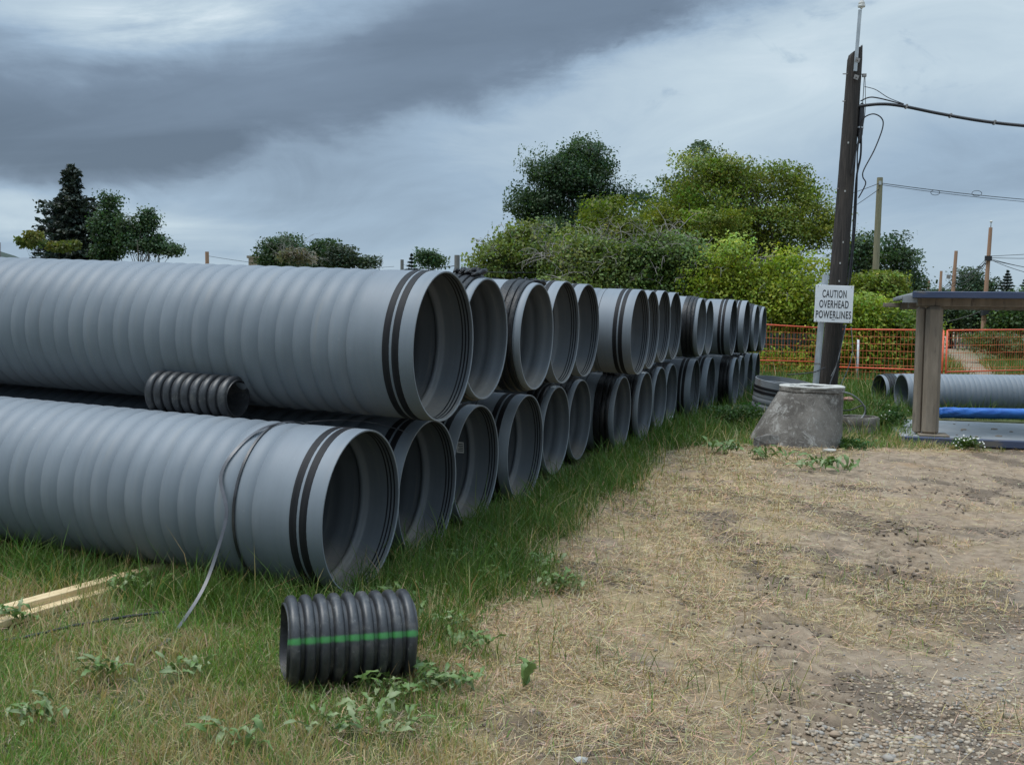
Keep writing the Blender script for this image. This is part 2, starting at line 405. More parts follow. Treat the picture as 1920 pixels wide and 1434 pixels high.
# ------------------------------------------------------------------ ground
EDGE_Y = [0, 3.9, 4.5, 5.4, 5.9, 6.25, 6.45, 7.9, 9.0, 11.5, 13.2, 13.9, 14.3, 15.0]
EDGE_X = [0.0, -.12, -.22, -.36, -.15, .05, .36, .42, .86, 1.62, 2.3, 3.0, 6.4, 60.0]
def road_mask(x, y):
    c = 13.2 + (y - 30) * 0.402; wd = 1.5 + 0.006 * y
    t = (x - c) / wd
    on = (1 - sstep(np.abs(t), .8, 1.1)) * sstep(y, 25.5, 28) * (1 - sstep(y, 150, 200))
    return on * (1 - .6 * (1 - sstep(np.abs(t), .10, .3)))
def masks(x, y):
    n = fbm(x, y, 1.3, 5); n2 = fbm(x, y, 3.1, 9); n3 = fbm(x, y, .6, 21)
    d = np.interp(y, EDGE_Y, EDGE_X) - x                    # metres inside the grass edge
    grass = sstep(d + (n - .5) * 1.1 + (n2 - .5) * .35, -.15, .35)
    grass = grass * (1 - sstep(x, 6.6, 7.2) * (1 - sstep(y, 14.6, 15.2)))
    grass = grass * (1 - road_mask(x, y))
    s = (x + .908) * AX[0] + (y - 6.176) * AX[1]; k = (x + .908) * EX[0] + (y - 6.176) * EX[1]
    lush = sstep(s, -1.5, -.55) * sstep(k, -.55, .1) + sstep(k, -1.0, -.6) * (1 - sstep(k, -.5, -.3))
    lush = np.clip(lush + sstep(y, 14.6, 15.6) * .9 + .25 * n3, 0, 1)
    straw = sstep(-d + (n - .5) * .8, -.9, .1) * (1 - sstep(-d + (n3 - .5) * 2.6 + (n - .5) * 1.6, .8, 2.4))
    straw = straw * sstep(n2, .22, .5) * (1 - sstep(y, 14.5, 15.5))
    straw = np.clip(straw + .5 * (1 - grass) * sstep(fbm(x, y, .8, 40), .54, .66) * (y < 15), 0, 1)
    gravel = sstep(x * .80 - y * .60 + 2.1 + (n - .5) * 1.3, .1, 1.1) * (1 - sstep(y, 9, 13)) + sstep(x, 6.3, 7.3) * sstep(y, 11.5, 13)
    return grass, straw, np.clip(gravel, 0, 1), lush

TRACKS = [((1.20, 4.2), (2.15, 8.0), .34), ((1.95, 4.4), (3.3, 8.8), .26), ((3.2, 8.0), (5.4, 12.6), .34), ((4.3, 7.6), (6.7, 12.4), .34), ((5.2, 7.8), (7.6, 12.2), .3)]
def relief(x, y, soil=False):  # soil: also return the painted furrow shade and the track mask
    furrow_shade = np.zeros_like(x); tm = np.zeros_like(x)
    z = (fbm(x, y, 2.3, 3) - .5) * .06 + (fbm(x, y, 9, 13, 3) - .5) * .030
    z = z * np.exp(-np.maximum(y - 10, 0) / 30)
    for (x0, y0), (x1, y1), hw in TRACKS:
        L = math.hypot(x1 - x0, y1 - y0); ux, uy = (x1 - x0) / L, (y1 - y0) / L
        t = (x - x0) * ux + (y - y0) * uy; q = (x - x0) * uy - (y - y0) * ux
        wob = (fbm(x, y, 1.1, 31) - .5) * .25; q = q + wob
        m = (1 - sstep(np.abs(q), hw * .75, hw)) * sstep(t, -.2, .4) * (1 - sstep(t, L - .4, L + .2)) * sstep(fbm(x, y, 1.7, 55), .34, .58)
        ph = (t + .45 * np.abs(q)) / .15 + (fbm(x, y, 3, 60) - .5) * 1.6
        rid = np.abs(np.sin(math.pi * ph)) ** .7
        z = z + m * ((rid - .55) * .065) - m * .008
        furrow_shade = np.maximum(furrow_shade, m * (1 - sstep(rid, .45, .85)) * sstep(fbm(x, y, 5, 66), .34, .5))  # shade painted into the furrow troughs so the tread ridges show
        tm = np.maximum(tm, m)
    return (z, furrow_shade, tm) if soil else z
ys = [2.6]
while ys[-1] < 30: ys.append(ys[-1] * 1.0052)
st = ys[-1] - ys[-2]
while ys[-1] < 3500: st *= 1.07; ys.append(ys[-1] + st)
ys = np.array([-60, -20, -6, 0, 1.5] + ys)
xs = list(np.arange(-4.2, 8.4, .034)); st = .034
while xs[-1] < 2600: st *= 1.09; xs.append(xs[-1] + st)
st = .034
while xs[0] > -2600: st *= 1.09; xs.insert(0, xs[0] - st)
xs = np.array(xs)
GX, GY = np.meshgrid(xs, ys); gx, gy = GX.ravel(), GY.ravel()
gr, stw, grv, lsh = masks(gx, gy)
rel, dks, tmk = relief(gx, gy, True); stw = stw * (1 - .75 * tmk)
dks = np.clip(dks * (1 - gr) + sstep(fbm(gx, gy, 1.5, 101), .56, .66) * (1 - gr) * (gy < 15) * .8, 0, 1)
gzv = gz(gx, gy) + rel * (1 - .3 * gr)
nx, ny = len(xs), len(ys)
idx = np.arange(nx * ny).reshape(ny, nx)
quads = np.stack([idx[:-1, :-1], idx[:-1, 1:], idx[1:, 1:], idx[1:, :-1]], -1).reshape(-1, 4)

def ground_mat():
    m, nt, b = new_mat('earth_and_turf')
    at = nt.nodes.new('ShaderNodeVertexColor'); at.layer_name = 'Col'
    sp = nt.nodes.new('ShaderNodeSeparateColor'); nt.links.new(at.outputs[0], sp.inputs[0])
    g, s, gv = (X(nt, sp.outputs[i]) for i in range(3))
    v = objvec(nt)
    a = noise(nt, v, 1.1, 6, 0.6); f1 = noise(nt, v, 9, 8, 0.7); f2 = noise(nt, v, 55, 5, 0.75)
    hair = noise(nt, objvec(nt, (1, 3.0, 1)), 70, 4, 0.7, 1.5); far = noise(nt, v, 0.22, 5, 0.6)
    dirt = mixc(nt, f1.sm(0.3, 0.7), (0.190, 0.140, 0.096), (0.34, 0.262, 0.186))
    dirt = mixc(nt, a.sm(0.52, 0.70) * 0.75, dirt, (0.105, 0.085, 0.066))
    dirt = mixc(nt, noise(nt, v, 0.5, 5, .6).sm(0.54, 0.68) * 0.55, dirt, (0.34, 0.225, 0.125))
    dirt = mixc(nt, f2.sm(0.55, 0.75) * 0.5, dirt, (0.35, 0.29, 0.225))
    vo = nt.nodes.new('ShaderNodeTexVoronoi'); vo.inputs['Scale'].default_value = 42; nt.links.new(v, vo.inputs['Vector'])
    vd = X(nt, vo.outputs['Distance'])
    vr = nt.nodes.new('ShaderNodeSeparateColor'); nt.links.new(vo.outputs['Color'], vr.inputs[0])
    pebm = (1.0 - vd.sm(0.28, 0.42)) * X(nt, vr.outputs[0]).sm(0.55, 0.6) * gv
    gcol = mixc(nt, X(nt, vr.outputs[1]), (0.22, 0.19, 0.155), (0.40, 0.35, 0.29))
    dirt = mixc(nt, gv * 0.35, dirt, (0.27, 0.218, 0.165))
    dirt = mixc(nt, pebm * 0.8, dirt, gcol)
    straw = mixc(nt, hair.sm(0.35, 0.65), (0.20, 0.145, 0.080), (0.46, 0.35, 0.19))
    c = mixc(nt, s * (f1 * 0.8 + 0.35).clamp(), dirt, straw)
    c = mixc(nt, X(nt, at.outputs[1]) * (f1 + 0.25).clamp() * 0.9, c, (0.058, 0.045, 0.036))  # darkens by alpha: painted furrow shade plus scattered dark soil patches
    turf = mixc(nt, hair.sm(0.35, 0.65), (0.045, 0.062, 0.020), (0.085, 0.115, 0.036))
    turf = mixc(nt, far.sm(0.45, 0.65) * 0.7, turf, (0.135, 0.125, 0.055))
    c = mixc(nt, g * 0.9, c, turf)
    nt.links.new(c, b.inputs['Base Color']); b.inputs['Roughness'].default_value = 0.95
    b.inputs['Specular IOR Level'].default_value = 0.2
    bump(nt, b, f1 * 0.6 + f2 * 0.25 + hair * 0.15 + pebm * 0.35, 0.9, 0.03)
    return m
M['ground'] = ground_mat()
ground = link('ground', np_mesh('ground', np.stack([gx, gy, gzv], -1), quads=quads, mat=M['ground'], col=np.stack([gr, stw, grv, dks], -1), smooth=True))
tag(ground, kind='structure')

# distant wooded ridge
hx = np.linspace(-1700, 700, 120); hv = []
for j, (yy, k) in enumerate(((900, 0), (960, .55), (1040, 1), (1250, .9), (1600, 0))):
    zz = k * (105 * np.exp(-((hx + 800) / 250) ** 2) + 14 + 10 * fbm(hx, hx * 0 + j, .012, 77) + 5 * fbm(hx, hx * 0 + j * 9, .08, 78)) - 3
    hv.append(np.stack([hx, hx * 0 + yy, zz], -1))
hv = np.concatenate(hv); ii = np.arange(len(hv)).reshape(5, -1)
hill = link('hill', np_mesh('hill', hv, quads=np.stack([ii[:-1, :-1], ii[:-1, 1:], ii[1:, 1:], ii[1:, :-1]], -1).reshape(-1, 4), mat=M['hill'], smooth=True))
tag(hill, kind='structure')

# ------------------------------------------------------------------ grass, straw, pebbles
def ground_z(x, y):
    g = masks(x, y)[0]; return gz(x, y) + relief(x, y) * (1 - .3 * g)
def scatter(r, y0, y1, rho, margin=.5, nb=60):
    X_, Y_ = [], []
    e = np.geomspace(y0, y1, nb + 1)
    for a, b in zip(e[:-1], e[1:]):
        ym = (a + b) / 2; hw = .515 * ym + margin
        n = r.poisson(rho(ym) * 2 * hw * (b - a)); X_.append(r.uniform(-hw, hw, n)); Y_.append(r.uniform(a, b, n))
    return np.concatenate(X_), np.concatenate(Y_)
def hidden(x, y):
    s = (x + .908) * AX[0] + (y - 6.176) * AX[1]; k = (x + .908) * EX[0] + (y - 6.176) * EX[1]
    under = (s > .12) & (k > -.22) & (k < 17.6)
    behind = (s > .12) & (k >= 17.6) & (x < 4.5)
    cone = np.hypot(x - 4.02, y - 14.45) < .62
    ringm = np.hypot(x - 5.54, y - 15.95) < .5
    slab = (x > 5.95 + (y - 15) * .27) & (y > 14.45 + .35 * (x < 6.4)) & (y < 18.9)
    return under | behind | cone | slab | ringm

def blades(r, x, y, h, wd, bend, col):
    n = len(x); z = ground_z(x, y) - .006
    a = r.uniform(0, 2 * math.pi, n); la = r.uniform(0, 2 * math.pi, n)
    ca, sa = np.cos(a) * wd / 2, np.sin(a) * wd / 2
    lx, ly = np.cos(la) * bend * h, np.sin(la) * bend * h
    V = np.empty((n, 5, 3)); hh = h * np.sqrt(np.clip(1 - (bend * .75) ** 2, .08, 1))
    V[:, 0] = np.stack([x - ca, y - sa, z], -1); V[:, 1] = np.stack([x + ca, y + sa, z], -1)
    mx_, my_ = x + lx * .32, y + ly * .32
    V[:, 2] = np.stack([mx_ + ca * .8, my_ + sa * .8, z + hh * .6], -1); V[:, 3] = np.stack([mx_ - ca * .8, my_ - sa * .8, z + hh * .6], -1)
    V[:, 4] = np.stack([x + lx, y + ly, z + hh], -1)
    b = np.arange(n)[:, None] * 5
    q = b + np.array([0, 1, 2, 3]); t = b + np.array([3, 2, 4])
    return V.reshape(-1, 3), q, t, np.repeat(col, 5, 0)

r = np.random.default_rng(11)
x, y = scatter(r, 3.55, 48, lambda q: min(8200, 8200 * (4.6 / q) ** 1.75))
g, s_m, gvm, lu = masks(x, y)
clump = fbm(x, y, 5.0, 70); dryn = fbm(x, y, 1.6, 80)
keep = (r.random(len(x)) < np.clip(g * (.32 + .9 * sstep(clump, .3, .6)) + .035 * (1 - g) * (s_m > .3), 0, 1)) & ~hidden(x, y)
x, y, g, lu, clump, dryn = (q[keep] for q in (x, y, g, lu, clump, dryn)); n = len(x)
h = (.034 + .115 * lu + .05 * clump) * r.lognormal(0, .33, n) * (1 + .25 * (y > 14)) * np.where(y > 20, 1.5, 1)
wd = .0036 * r.uniform(.7, 1.5, n) * (1 + np.maximum(y - 4, 0) / 7.5)
dry = r.random(n) < np.clip(.05 + (.20 + .65 * sstep(dryn, .38, .62)) * (1 - .95 * lu) + .35 * (1 - g), 0, .95)
green = np.stack([.085 + .06 * r.random(n), .160 + .085 * r.random(n), .026 + .02 * r.random(n)], -1) * (1.28 - .58 * lu)[:, None]
pale = np.stack([.19 + .07 * r.random(n), .235 + .07 * r.random(n), .085 + .03 * r.random(n)], -1)
green = np.where((r.random(n) < .30 * (1 - lu))[:, None], pale, green)
tan_ = np.stack([.33 + .14 * r.random(n), .26 + .11 * r.random(n), .13 + .07 * r.random(n)], -1)
V, q, t, c = blades(r, x, y, h, wd, r.uniform(.15, 1.15, n), np.where(dry[:, None], tan_, green))
tag(link('grass', np_mesh('grass', V, quads=q, tris=t, mat=M['grass'], col=c)), 'uneven green and yellowing grass growing in front of the stacked pipes', 'grass', kind='stuff')
print('blades', n)

r = np.random.default_rng(12)
x, y = scatter(r, 3.55, 16, lambda q: min(11000, 11000 * (4.6 / q) ** 1.5))
g, s_m, gvm, lu = masks(x, y)
tuft = sum(np.exp(-(((x - a) / .13) ** 2 + ((y - b) / .16) ** 2)) for a, b in ((-.16, 8.75), (.42, 9.1), (.65, 8.9), (3.62, 10.9), (3.9, 11.0)))
pr_ = np.clip(tuft + s_m * (1 - .7 * relief(x, y, True)[2]) * (.12 + 1.0 * sstep(fbm(x, y, 4, 90), .32, .62)) + .05 * (1 - g) + .10 * g * (1 - lu), 0, 1)
keep = (r.random(len(x)) < pr_) & ~hidden(x, y); x, y = x[keep], y[keep]; n = len(x)
L = .02 + .10 * r.random(n) ** 2.2; wd = .0014 * r.uniform(.8, 1.6, n) * (1 + np.maximum(y - 4, 0) / 6)
a = r.uniform(0, 2 * math.pi, n); z = ground_z(x, y) + .002; lift = r.exponential(.012, n); lift2 = r.exponential(.016, n)
dx_, dy_ = np.cos(a) * L, np.sin(a) * L; px_, py_ = -np.sin(a) * wd, np.cos(a) * wd
V = np.stack([np.stack([x, y, z + lift], -1), np.stack([x + px_, y + py_, z + lift + wd * .4], -1),
              np.stack([x + dx_ + px_, y + dy_ + py_, z + lift2 + wd * .4], -1), np.stack([x + dx_, y + dy_, z + lift2], -1)], 1).reshape(-1, 3)
c = np.stack([.44 + .22 * r.random(n), .335 + .16 * r.random(n), .185 + .13 * r.random(n)], -1) * r.uniform(.35, 1.15, n)[:, None]
tag(link('straw', np_mesh('straw', V, quads=np.arange(n * 4).reshape(-1, 4), mat=M['straw'], col=np.repeat(c, 4, 0))), 'dry cut straw littering the bare ground beside the grass', 'straw', kind='stuff')
print('straw', n)

# pebbles: flattened icosahedra
t_ = (1 + 5 ** .5) / 2
ICO = np.array([(-1, t_, 0), (1, t_, 0), (-1, -t_, 0), (1, -t_, 0), (0, -1, t_), (0, 1, t_), (0, -1, -t_), (0, 1, -t_), (t_, 0, -1), (t_, 0, 1), (-t_, 0, -1), (-t_, 0, 1)]) / math.sqrt(1 + t_ * t_)
ICF = np.array([(0, 11, 5), (0, 5, 1), (0, 1, 7), (0, 7, 10), (0, 10, 11), (1, 5, 9), (5, 11, 4), (11, 10, 2), (10, 7, 6), (7, 1, 8), (3, 9, 4), (3, 4, 2), (3, 2, 6), (3, 6, 8), (3, 8, 9), (4, 9, 5), (2, 4, 11), (6, 2, 10), (8, 6, 7), (9, 8, 1)])
r = np.random.default_rng(13)
x, y = scatter(r, 3.6, 14, lambda q: min(2300, 2300 * (4.4 / q) ** 1.8))
g, s_m, gvm, lu = masks(x, y)
pile = np.exp(-(((x - 1.50) / .42) ** 2 + ((y - 4.28) / .22) ** 2)) + .5 * np.exp(-(((x - 2.2) / .5) ** 2 + ((y - 4.7) / .4) ** 2))
keep = (r.random(len(x)) < np.clip(gvm * .30 * sstep(fbm(x, y, 2.2, 95), .3, .6) + .95 * pile + .012 * (1 - g), 0, 1)) & ~hidden(x, y)
x, y, pile = x[keep], y[keep], pile[keep]; n = len(x)
sz = (.0045 + .0075 * r.random(n) ** 2.2 + .004 * pile) * np.where(r.random(n) < .03, 2.0, 1)
V = ICO[None] * (sz[:, None] * np.stack([r.uniform(.9, 1.7, n), r.uniform(.8, 1.2, n), r.uniform(.5, .85, n)], -1))[:, None, :]
V = V * (1 + .12 * (r.random(V.shape) - .5)); a = r.uniform(0, 6.28, n)
ca, sa = np.cos(a)[:, None], np.sin(a)[:, None]
V = np.stack([V[..., 0] * ca - V[..., 1] * sa + x[:, None], V[..., 0] * sa + V[..., 1] * ca + y[:, None], V[..., 2] + (ground_z(x, y) + sz * .2)[:, None]], -1)
base = np.array([(.38, .30, .215), (.32, .27, .21), (.44, .36, .265), (.26, .235, .205), (.34, .25, .17)])[r.integers(0, 5, n)] * r.uniform(.7, 1.15, n)[:, None]
def stone_mat():
    m, nt, b = new_mat('river_pebble'); at = nt.nodes.new('ShaderNodeVertexColor'); at.layer_name = 'Col'
    nt.links.new(mixc(nt, noise(nt, objvec(nt), 120, 4, .7).sm(.4, .8) * .4, at.outputs[0], (.16, .14, .12)), b.inputs['Base Color']); b.inputs['Roughness'].default_value = .8
    return m
M['stone'] = stone_mat()
tag(link('pebbles', np_mesh('pebbles', V.reshape(-1, 3), tris=(ICF[None] + (np.arange(n) * 12)[:, None, None]).reshape(-1, 3), mat=M['stone'], col=np.repeat(base, 12, 0), smooth=True)),
    'tan and grey pebbles scattered over the bare dirt', 'pebbles', kind='stuff')
print('pebbles', n)
r = np.random.default_rng(14)
x, y = scatter(r, 3.7, 13, lambda q: min(5200, 5200 * (4.4 / q) ** 1.4))
_, dk_, tm_ = relief(x, y, True); g = masks(x, y)[0]
heap = np.exp(-(((x - 3.75) / .38) ** 2 + ((y - 10.75) / .16) ** 2))
keep = (r.random(len(x)) < np.clip(dk_ * .30 + heap + .05 * tm_ + .02 * (1 - g) * sstep(fbm(x, y, 1.5, 101), .54, .62) * 8, 0, 1) * (1 - g)) & ~hidden(x, y)
x, y = x[keep], y[keep]; n = len(x); sz = .003 + .010 * r.random(n) ** 3 + .0005 * y
V = ICO[None] * (sz[:, None] * np.stack([r.uniform(.8, 1.6, n), r.uniform(.8, 1.2, n), r.uniform(.45, .8, n)], -1))[:, None, :]
V = V * (1 + .5 * (r.random(V.shape) - .5)); a = r.uniform(0, 6.28, n); ca, sa = np.cos(a)[:, None], np.sin(a)[:, None]
V = np.stack([V[..., 0] * ca - V[..., 1] * sa + x[:, None], V[..., 0] * sa + V[..., 1] * ca + y[:, None], V[..., 2] + (ground_z(x, y) + sz * .15)[:, None]], -1)
base = np.array([.15, .112, .08]) * r.uniform(.55, 1.5, n)[:, None]
tag(link('soil_clods', np_mesh('soil_clods', V.reshape(-1, 3), tris=(ICF[None] + (np.arange(n) * 12)[:, None, None]).reshape(-1, 3), mat=M['stone'], col=np.repeat(base, 12, 0))),
    'dark crumbs of churned soil in the tyre tracks', 'soil', kind='stuff')
print('clods', n)

# ------------------------------------------------------------------ big grey pipes
PL = 6.1
def ribs(x0, x1, rc, rv, pitch, per=6, rev=False):
    n = int(round((x1 - x0) / pitch)); P = []
    for i in range(n * per + 1):
        t = i / per; fr = t - math.floor(t)
        b = math.sin(math.pi * fr) ** .75 if 0 < fr < 1 else 0.0
        P.append((x0 + (x1 - x0) * i / (n * per), rv + (rc - rv) * b))
    return P[::-1] if rev else P
def bell_profile():
    o = [(0.0, .4985), (.004, .5), (.10, .5), (.155, .4995), (.22, .499), (.30, .498), (.40, .4975), (.46, .494)]
    o += ribs(.48, PL - .1, .4985, .4810, .130, 8) + [(PL - .06, .485), (PL, .485)]
    i = [(PL, .452)] + ribs(.34, PL - .2, .4515, .4585, .118, 4, True)
    i += [(.300, .459), (.278, .458), (.270, .449), (.258, .445), (.246, .446), (.238, .453), (.230, .468), (.222, .480), (.212, .4845), (.10, .4855)]
    i += [(.012, .4865), (.004, .488), (.001, .4895)]
    return o, i
def spigot_profile():
    o = [(0.0, .4585), (.004, .462), (.030, .466), (.048, .467), (.05, .462), (.22, .464), (.235, .475), (.27, .483), (.33, .486), (.42, .487), (.47, .488)]
    o += ribs(.50, PL - .1, .4985, .4810, .130, 8) + [(PL - .06, .485), (PL, .485)]
    i = [(PL, .440)] + ribs(.06, PL - .2, .4375, .4475, .118, 6, True) + [(.03, .446), (.006, .447), (.001, .4485)]
    return o, i
def lathe_mesh(name, prof, mat, n=72, f=None, sharp=38):
    no = None
    if isinstance(prof, tuple): no = len(prof[0]); prof = prof[0] + prof[1]
    me = MB().lathe_x(prof, n, True, f).mesh(name, mat)
    if no:
        me.materials.append(M['pipe_in_shade']); k = np.arange(len(me.polygons)) // n
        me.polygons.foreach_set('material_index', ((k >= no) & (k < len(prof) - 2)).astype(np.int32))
    me.set_sharp_from_angle(angle=R(sharp)); return me
ME = {}
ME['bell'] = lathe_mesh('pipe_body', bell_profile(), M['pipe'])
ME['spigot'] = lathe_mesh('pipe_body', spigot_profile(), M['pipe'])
def band(x0, x1, r0, r1):
    return [(x0, r0), (x0 + .002, r1), ((x0 + x1) / 2, r1 + .0012), (x1 - .002, r1), (x1, r0)]
ME['band_a'] = lathe_mesh('joint_band', band(.100, .150, .4985, .5028), M['rubber'])
ME['band_b'] = lathe_mesh('joint_band', band(.166, .216, .4975, .5018), M['rubber'])
rw = random.Random(4)
_wz = [(rw.uniform(0, 6.28), rw.uniform(2, 9), rw.uniform(.3, 1)) for _ in range(8)]
def wrapf(x, r, th):
    k = sum(a * math.sin(th * round(fq) + ph + x * 30) for ph, fq, a in _wz) / 4
    return (r + .0035 * k if r > .468 else r), x + .004 * math.sin(th * 3 + x * 20)
ME['wrap'] = lathe_mesh('sealing_wrap', [(.062, .4605), (.064, .478), (.078, .486), (.098, .484), (.104, .475), (.112, .475), (.118, .487), (.142, .492), (.162, .489), (.167, .480), (.174, .480), (.180, .491), (.205, .493), (.228, .492), (.250, .491), (.254, .4835), (.24, .472), (.2, .4605)], M['wrap'], 72, wrapf, 50)
ME['seam'] = lathe_mesh('seam_line', band(.405, .411, .4965, .4995), M['rubber'])
# crumpled overlap of the wrap
cr = MB(); rr_ = random.Random(9)
for i in range(9):
    x = .05 + .022 * i; y0 = -.08 + rr_.uniform(-.02, .02)
    pts = [(x + rr_.uniform(-.02, .02), y0 + .03 * k + rr_.uniform(-.012, .012), math.sqrt(max(.01, .489 ** 2 - (y0 + .03 * k) ** 2)) + rr_.uniform(.0, .032)) for k in range(6)]
    cr.tube(pts, [.006, .018, .024, .022, .016, .006], 6, True)
ME['crumple'] = cr.mesh('torn_wrap', M['wrap'])

ME['groove_shade'] = [lathe_mesh('groove_shade_ring', [(c - .005, .4875), (c - .005, .4845), (c, .4832), (c + .005, .4845), (c + .005, .4875)], M['rubber'], 72) for c in (.030, .054, .078)]  # black rings that paint the shade of the grooves inside the bell mouth
def tag_mesh(on_inner, ang, x, w_, h_, r_):
    """a small curved sticker on the pipe wall"""
    V, F = [], []
    for j in range(5):
        th = ang + (j / 4 - .5) * h_ / r_
        for xx in (x, x + w_): V.append((xx, math.cos(th) * r_, math.sin(th) * r_))
    for j in range(4): F.append((2 * j, 2 * j + 1, 2 * j + 3, 2 * j + 2))
    return MB().add(V, F, True).mesh('label', M['tagwhite'])
ORD = ['first', 'second', 'third', 'fourth', 'fifth', 'sixth', 'seventh', 'eighth', 'ninth', 'tenth', 'eleventh', 'twelfth', 'thirteenth', 'fourteenth', 'fifteenth', 'sixteenth']
AXR = Vector(AX).normalized()
def axis_matrix(ax, roll=0.0):
    xx = Vector(ax).normalized(); zz = Vector((0, 0, 1)); yy = zz.cross(xx).normalized(); zz = xx.cross(yy)
    return (Matrix((xx, yy, zz)).transposed() @ Matrix.Rotation(roll, 3, 'X')).to_euler()
UP = [(-0.448, 6.767, 1.523, 'b'), (-0.199, 7.735, 1.56, 's'), (0.215, 8.838, 1.566, 's'), (0.514, 9.971, 1.594, 'b'), (0.803, 11.003, 1.608, 'b'), (1.503, 11.968, 1.591, 'b'), (1.78, 13.056, 1.611, 'b'), (2.096, 14.139, 1.65, 'b'), (2.425, 15.219, 1.66, 'b'), (3.017, 16.25, 1.641, 's'), (3.348, 17.338, 1.636, 's'), (3.966, 18.292, 1.64, 'b'), (4.441, 19.326, 1.65, 'b'), (4.885, 20.395, 1.625, 's'), (5.292, 21.459, 1.61, 's')]
LO = [(-0.900, 6.182, 0.523, 'b'), (-0.586, 7.261, 0.483, 'b'), (-0.279, 8.362, 0.502, 'b'), (0.142, 9.415, 0.518, 'b'), (0.473, 10.521, 0.57, 's'), (0.795, 11.666, 0.576, 's'), (1.382, 12.627, 0.57, 's'), (1.801, 13.656, 0.577, 's'), (2.158, 14.734, 0.60, 's'), (2.493, 15.825, 0.605, 's'), (3.049, 16.862, 0.61, 'b'), (3.512, 17.908, 0.611, 'b'), (4.158, 18.862, 0.618, 's'), (4.516, 19.941, 0.617, 's'), (4.923, 21.014, 0.60, 'b'), (5.327, 22.058, 0.58, 'b')]
SPECIAL = {('u', 0): 'long grey ribbed pipe with twin black bands, topmost beside the small black pipe',
           ('u', 1): 'grey pipe with black wrapped collar, second in the upper row from the camera',
           ('u', 2): 'grey pipe with crumpled torn black wrap on top, third in the upper row',
           ('u', 11): 'grey pipe with white sticker between twin black bands, twelfth in the upper row',
           ('l', 0): 'pale grey ribbed pipe with a loose strap, lying lowest and closest to the camera',
           ('l', 2): 'grey pipe with a printed white label inside, third in the lower row',
           ('l', 5): 'grey pipe with a small white tag on its rim, sixth in the lower row'}
rp = random.Random(2)
for row, arr in (('u', UP), ('l', LO)):
    for i, (px, py, pz, ty) in enumerate(arr):
        roll = rp.uniform(0, 6.28)
        e = empty('drainage_pipe', (px, py, pz), rot=axis_matrix(AX + np.array([rp.uniform(-.006, .006), rp.uniform(-.006, .006), 0]) * (i > 0)))
        what = 'with twin black bands' if ty == 'b' else 'with black wrapped collar'
        tag(e, SPECIAL.get((row, i), f"grey ribbed pipe {what}, {ORD[i]} in the {'upper' if row == 'u' else 'lower'} row from the camera"), 'pipe', 'grey drainage pipes stacked two rows high')
        if ty == 'b':
            bd = link('pipe_body', ME['bell'], e)
            for me in ME['groove_shade']: link('groove_shade_ring', me, e)
            for k in ('band_a', 'band_b'): link('joint_band', ME[k], e, rot=(roll, 0, 0))
            if (row, i) in (('u', 5), ('u', 4), ('l', 3), ('l', 10)): link('seam_line', ME['seam'], e)
        else:
            bd = link('pipe_body', ME['spigot'], e)
            wr = link('sealing_wrap', ME['wrap'], e, rot=(roll, 0, 0))
            if (row, i) in (('u', 2), ('u', 1), ('l', 6)):
                link('torn_wrap', ME['crumple'], wr, rot=(-roll + (.35 if i == 2 else -.1), 0, 0))
            if (row, i) in (('u', 2), ('l', 6)): link('seam_line', ME['seam'], e)
        # stickers
        if (row, i) == ('l', 2):
            lb = link('label', tag_mesh(True, math.pi * .95, .308, .07, .10, .4490), e)
            tag(lb, 'white printed label stuck inside the pipe mouth')
            for q in range(5): link('print_line', tag_mesh(True, math.pi * .95 + .07 - .035 * q, .315, .05 - .006 * (q % 3), .008, .4475), lb).data.materials[0] = M['tagink']
        if (row, i) == ('u', 11): link('label', tag_mesh(False, math.pi * .86, .085, .03, .13, .5045), e)
        if (row, i) == ('u', 9): link('label', tag_mesh(False, math.pi * 1.08, .09, .03, .13, .4935), e)
        if (row, i) in (('l', 5), ('l', 12)): link('label', tag_mesh(False, .25, .015, .06, .03, .4405), e)
        if (row, i) == ('l', 12): link('label', tag_mesh(False, math.pi * 1.1, .06, .03, .13, .4935), e)
        if (row, i) in (('l', 4), ('l', 7), ('l', 13), ('l', 9)): link('label', tag_mesh(False, 1.35 if i != 9 else 4.2, .0, .05, .06, .470 if i != 9 else .4395), e)

# timbers between the two rows
for st_ in (1.6, 4.6):
    for q in range(4):
        k0 = .62 + q * 4.3; k1 = min(k0 + 4.2, 17.0); km = (k0 + k1) / 2
        c = np.array([-.908, 6.176, 0]) + EX * km + AX * st_; c[2] = 1.022 + .0316 * st_ + .0085 * km
        b = MB().box((0, 0, 0), (k1 - k0, .09, .038), None, .003).obj('dunnage_timber', M['timber_old'])
        b.location = c; b.rotation_euler = (0, -.0085, math.atan2(EX[1], EX[0]))
        tag(b, f"weathered timber between the pipe rows, {ORD[q]} length from the camera, {'near the pipe mouths' if st_ < 3 else 'deep in the stack'}", 'timber', 'timbers between the pipe rows')

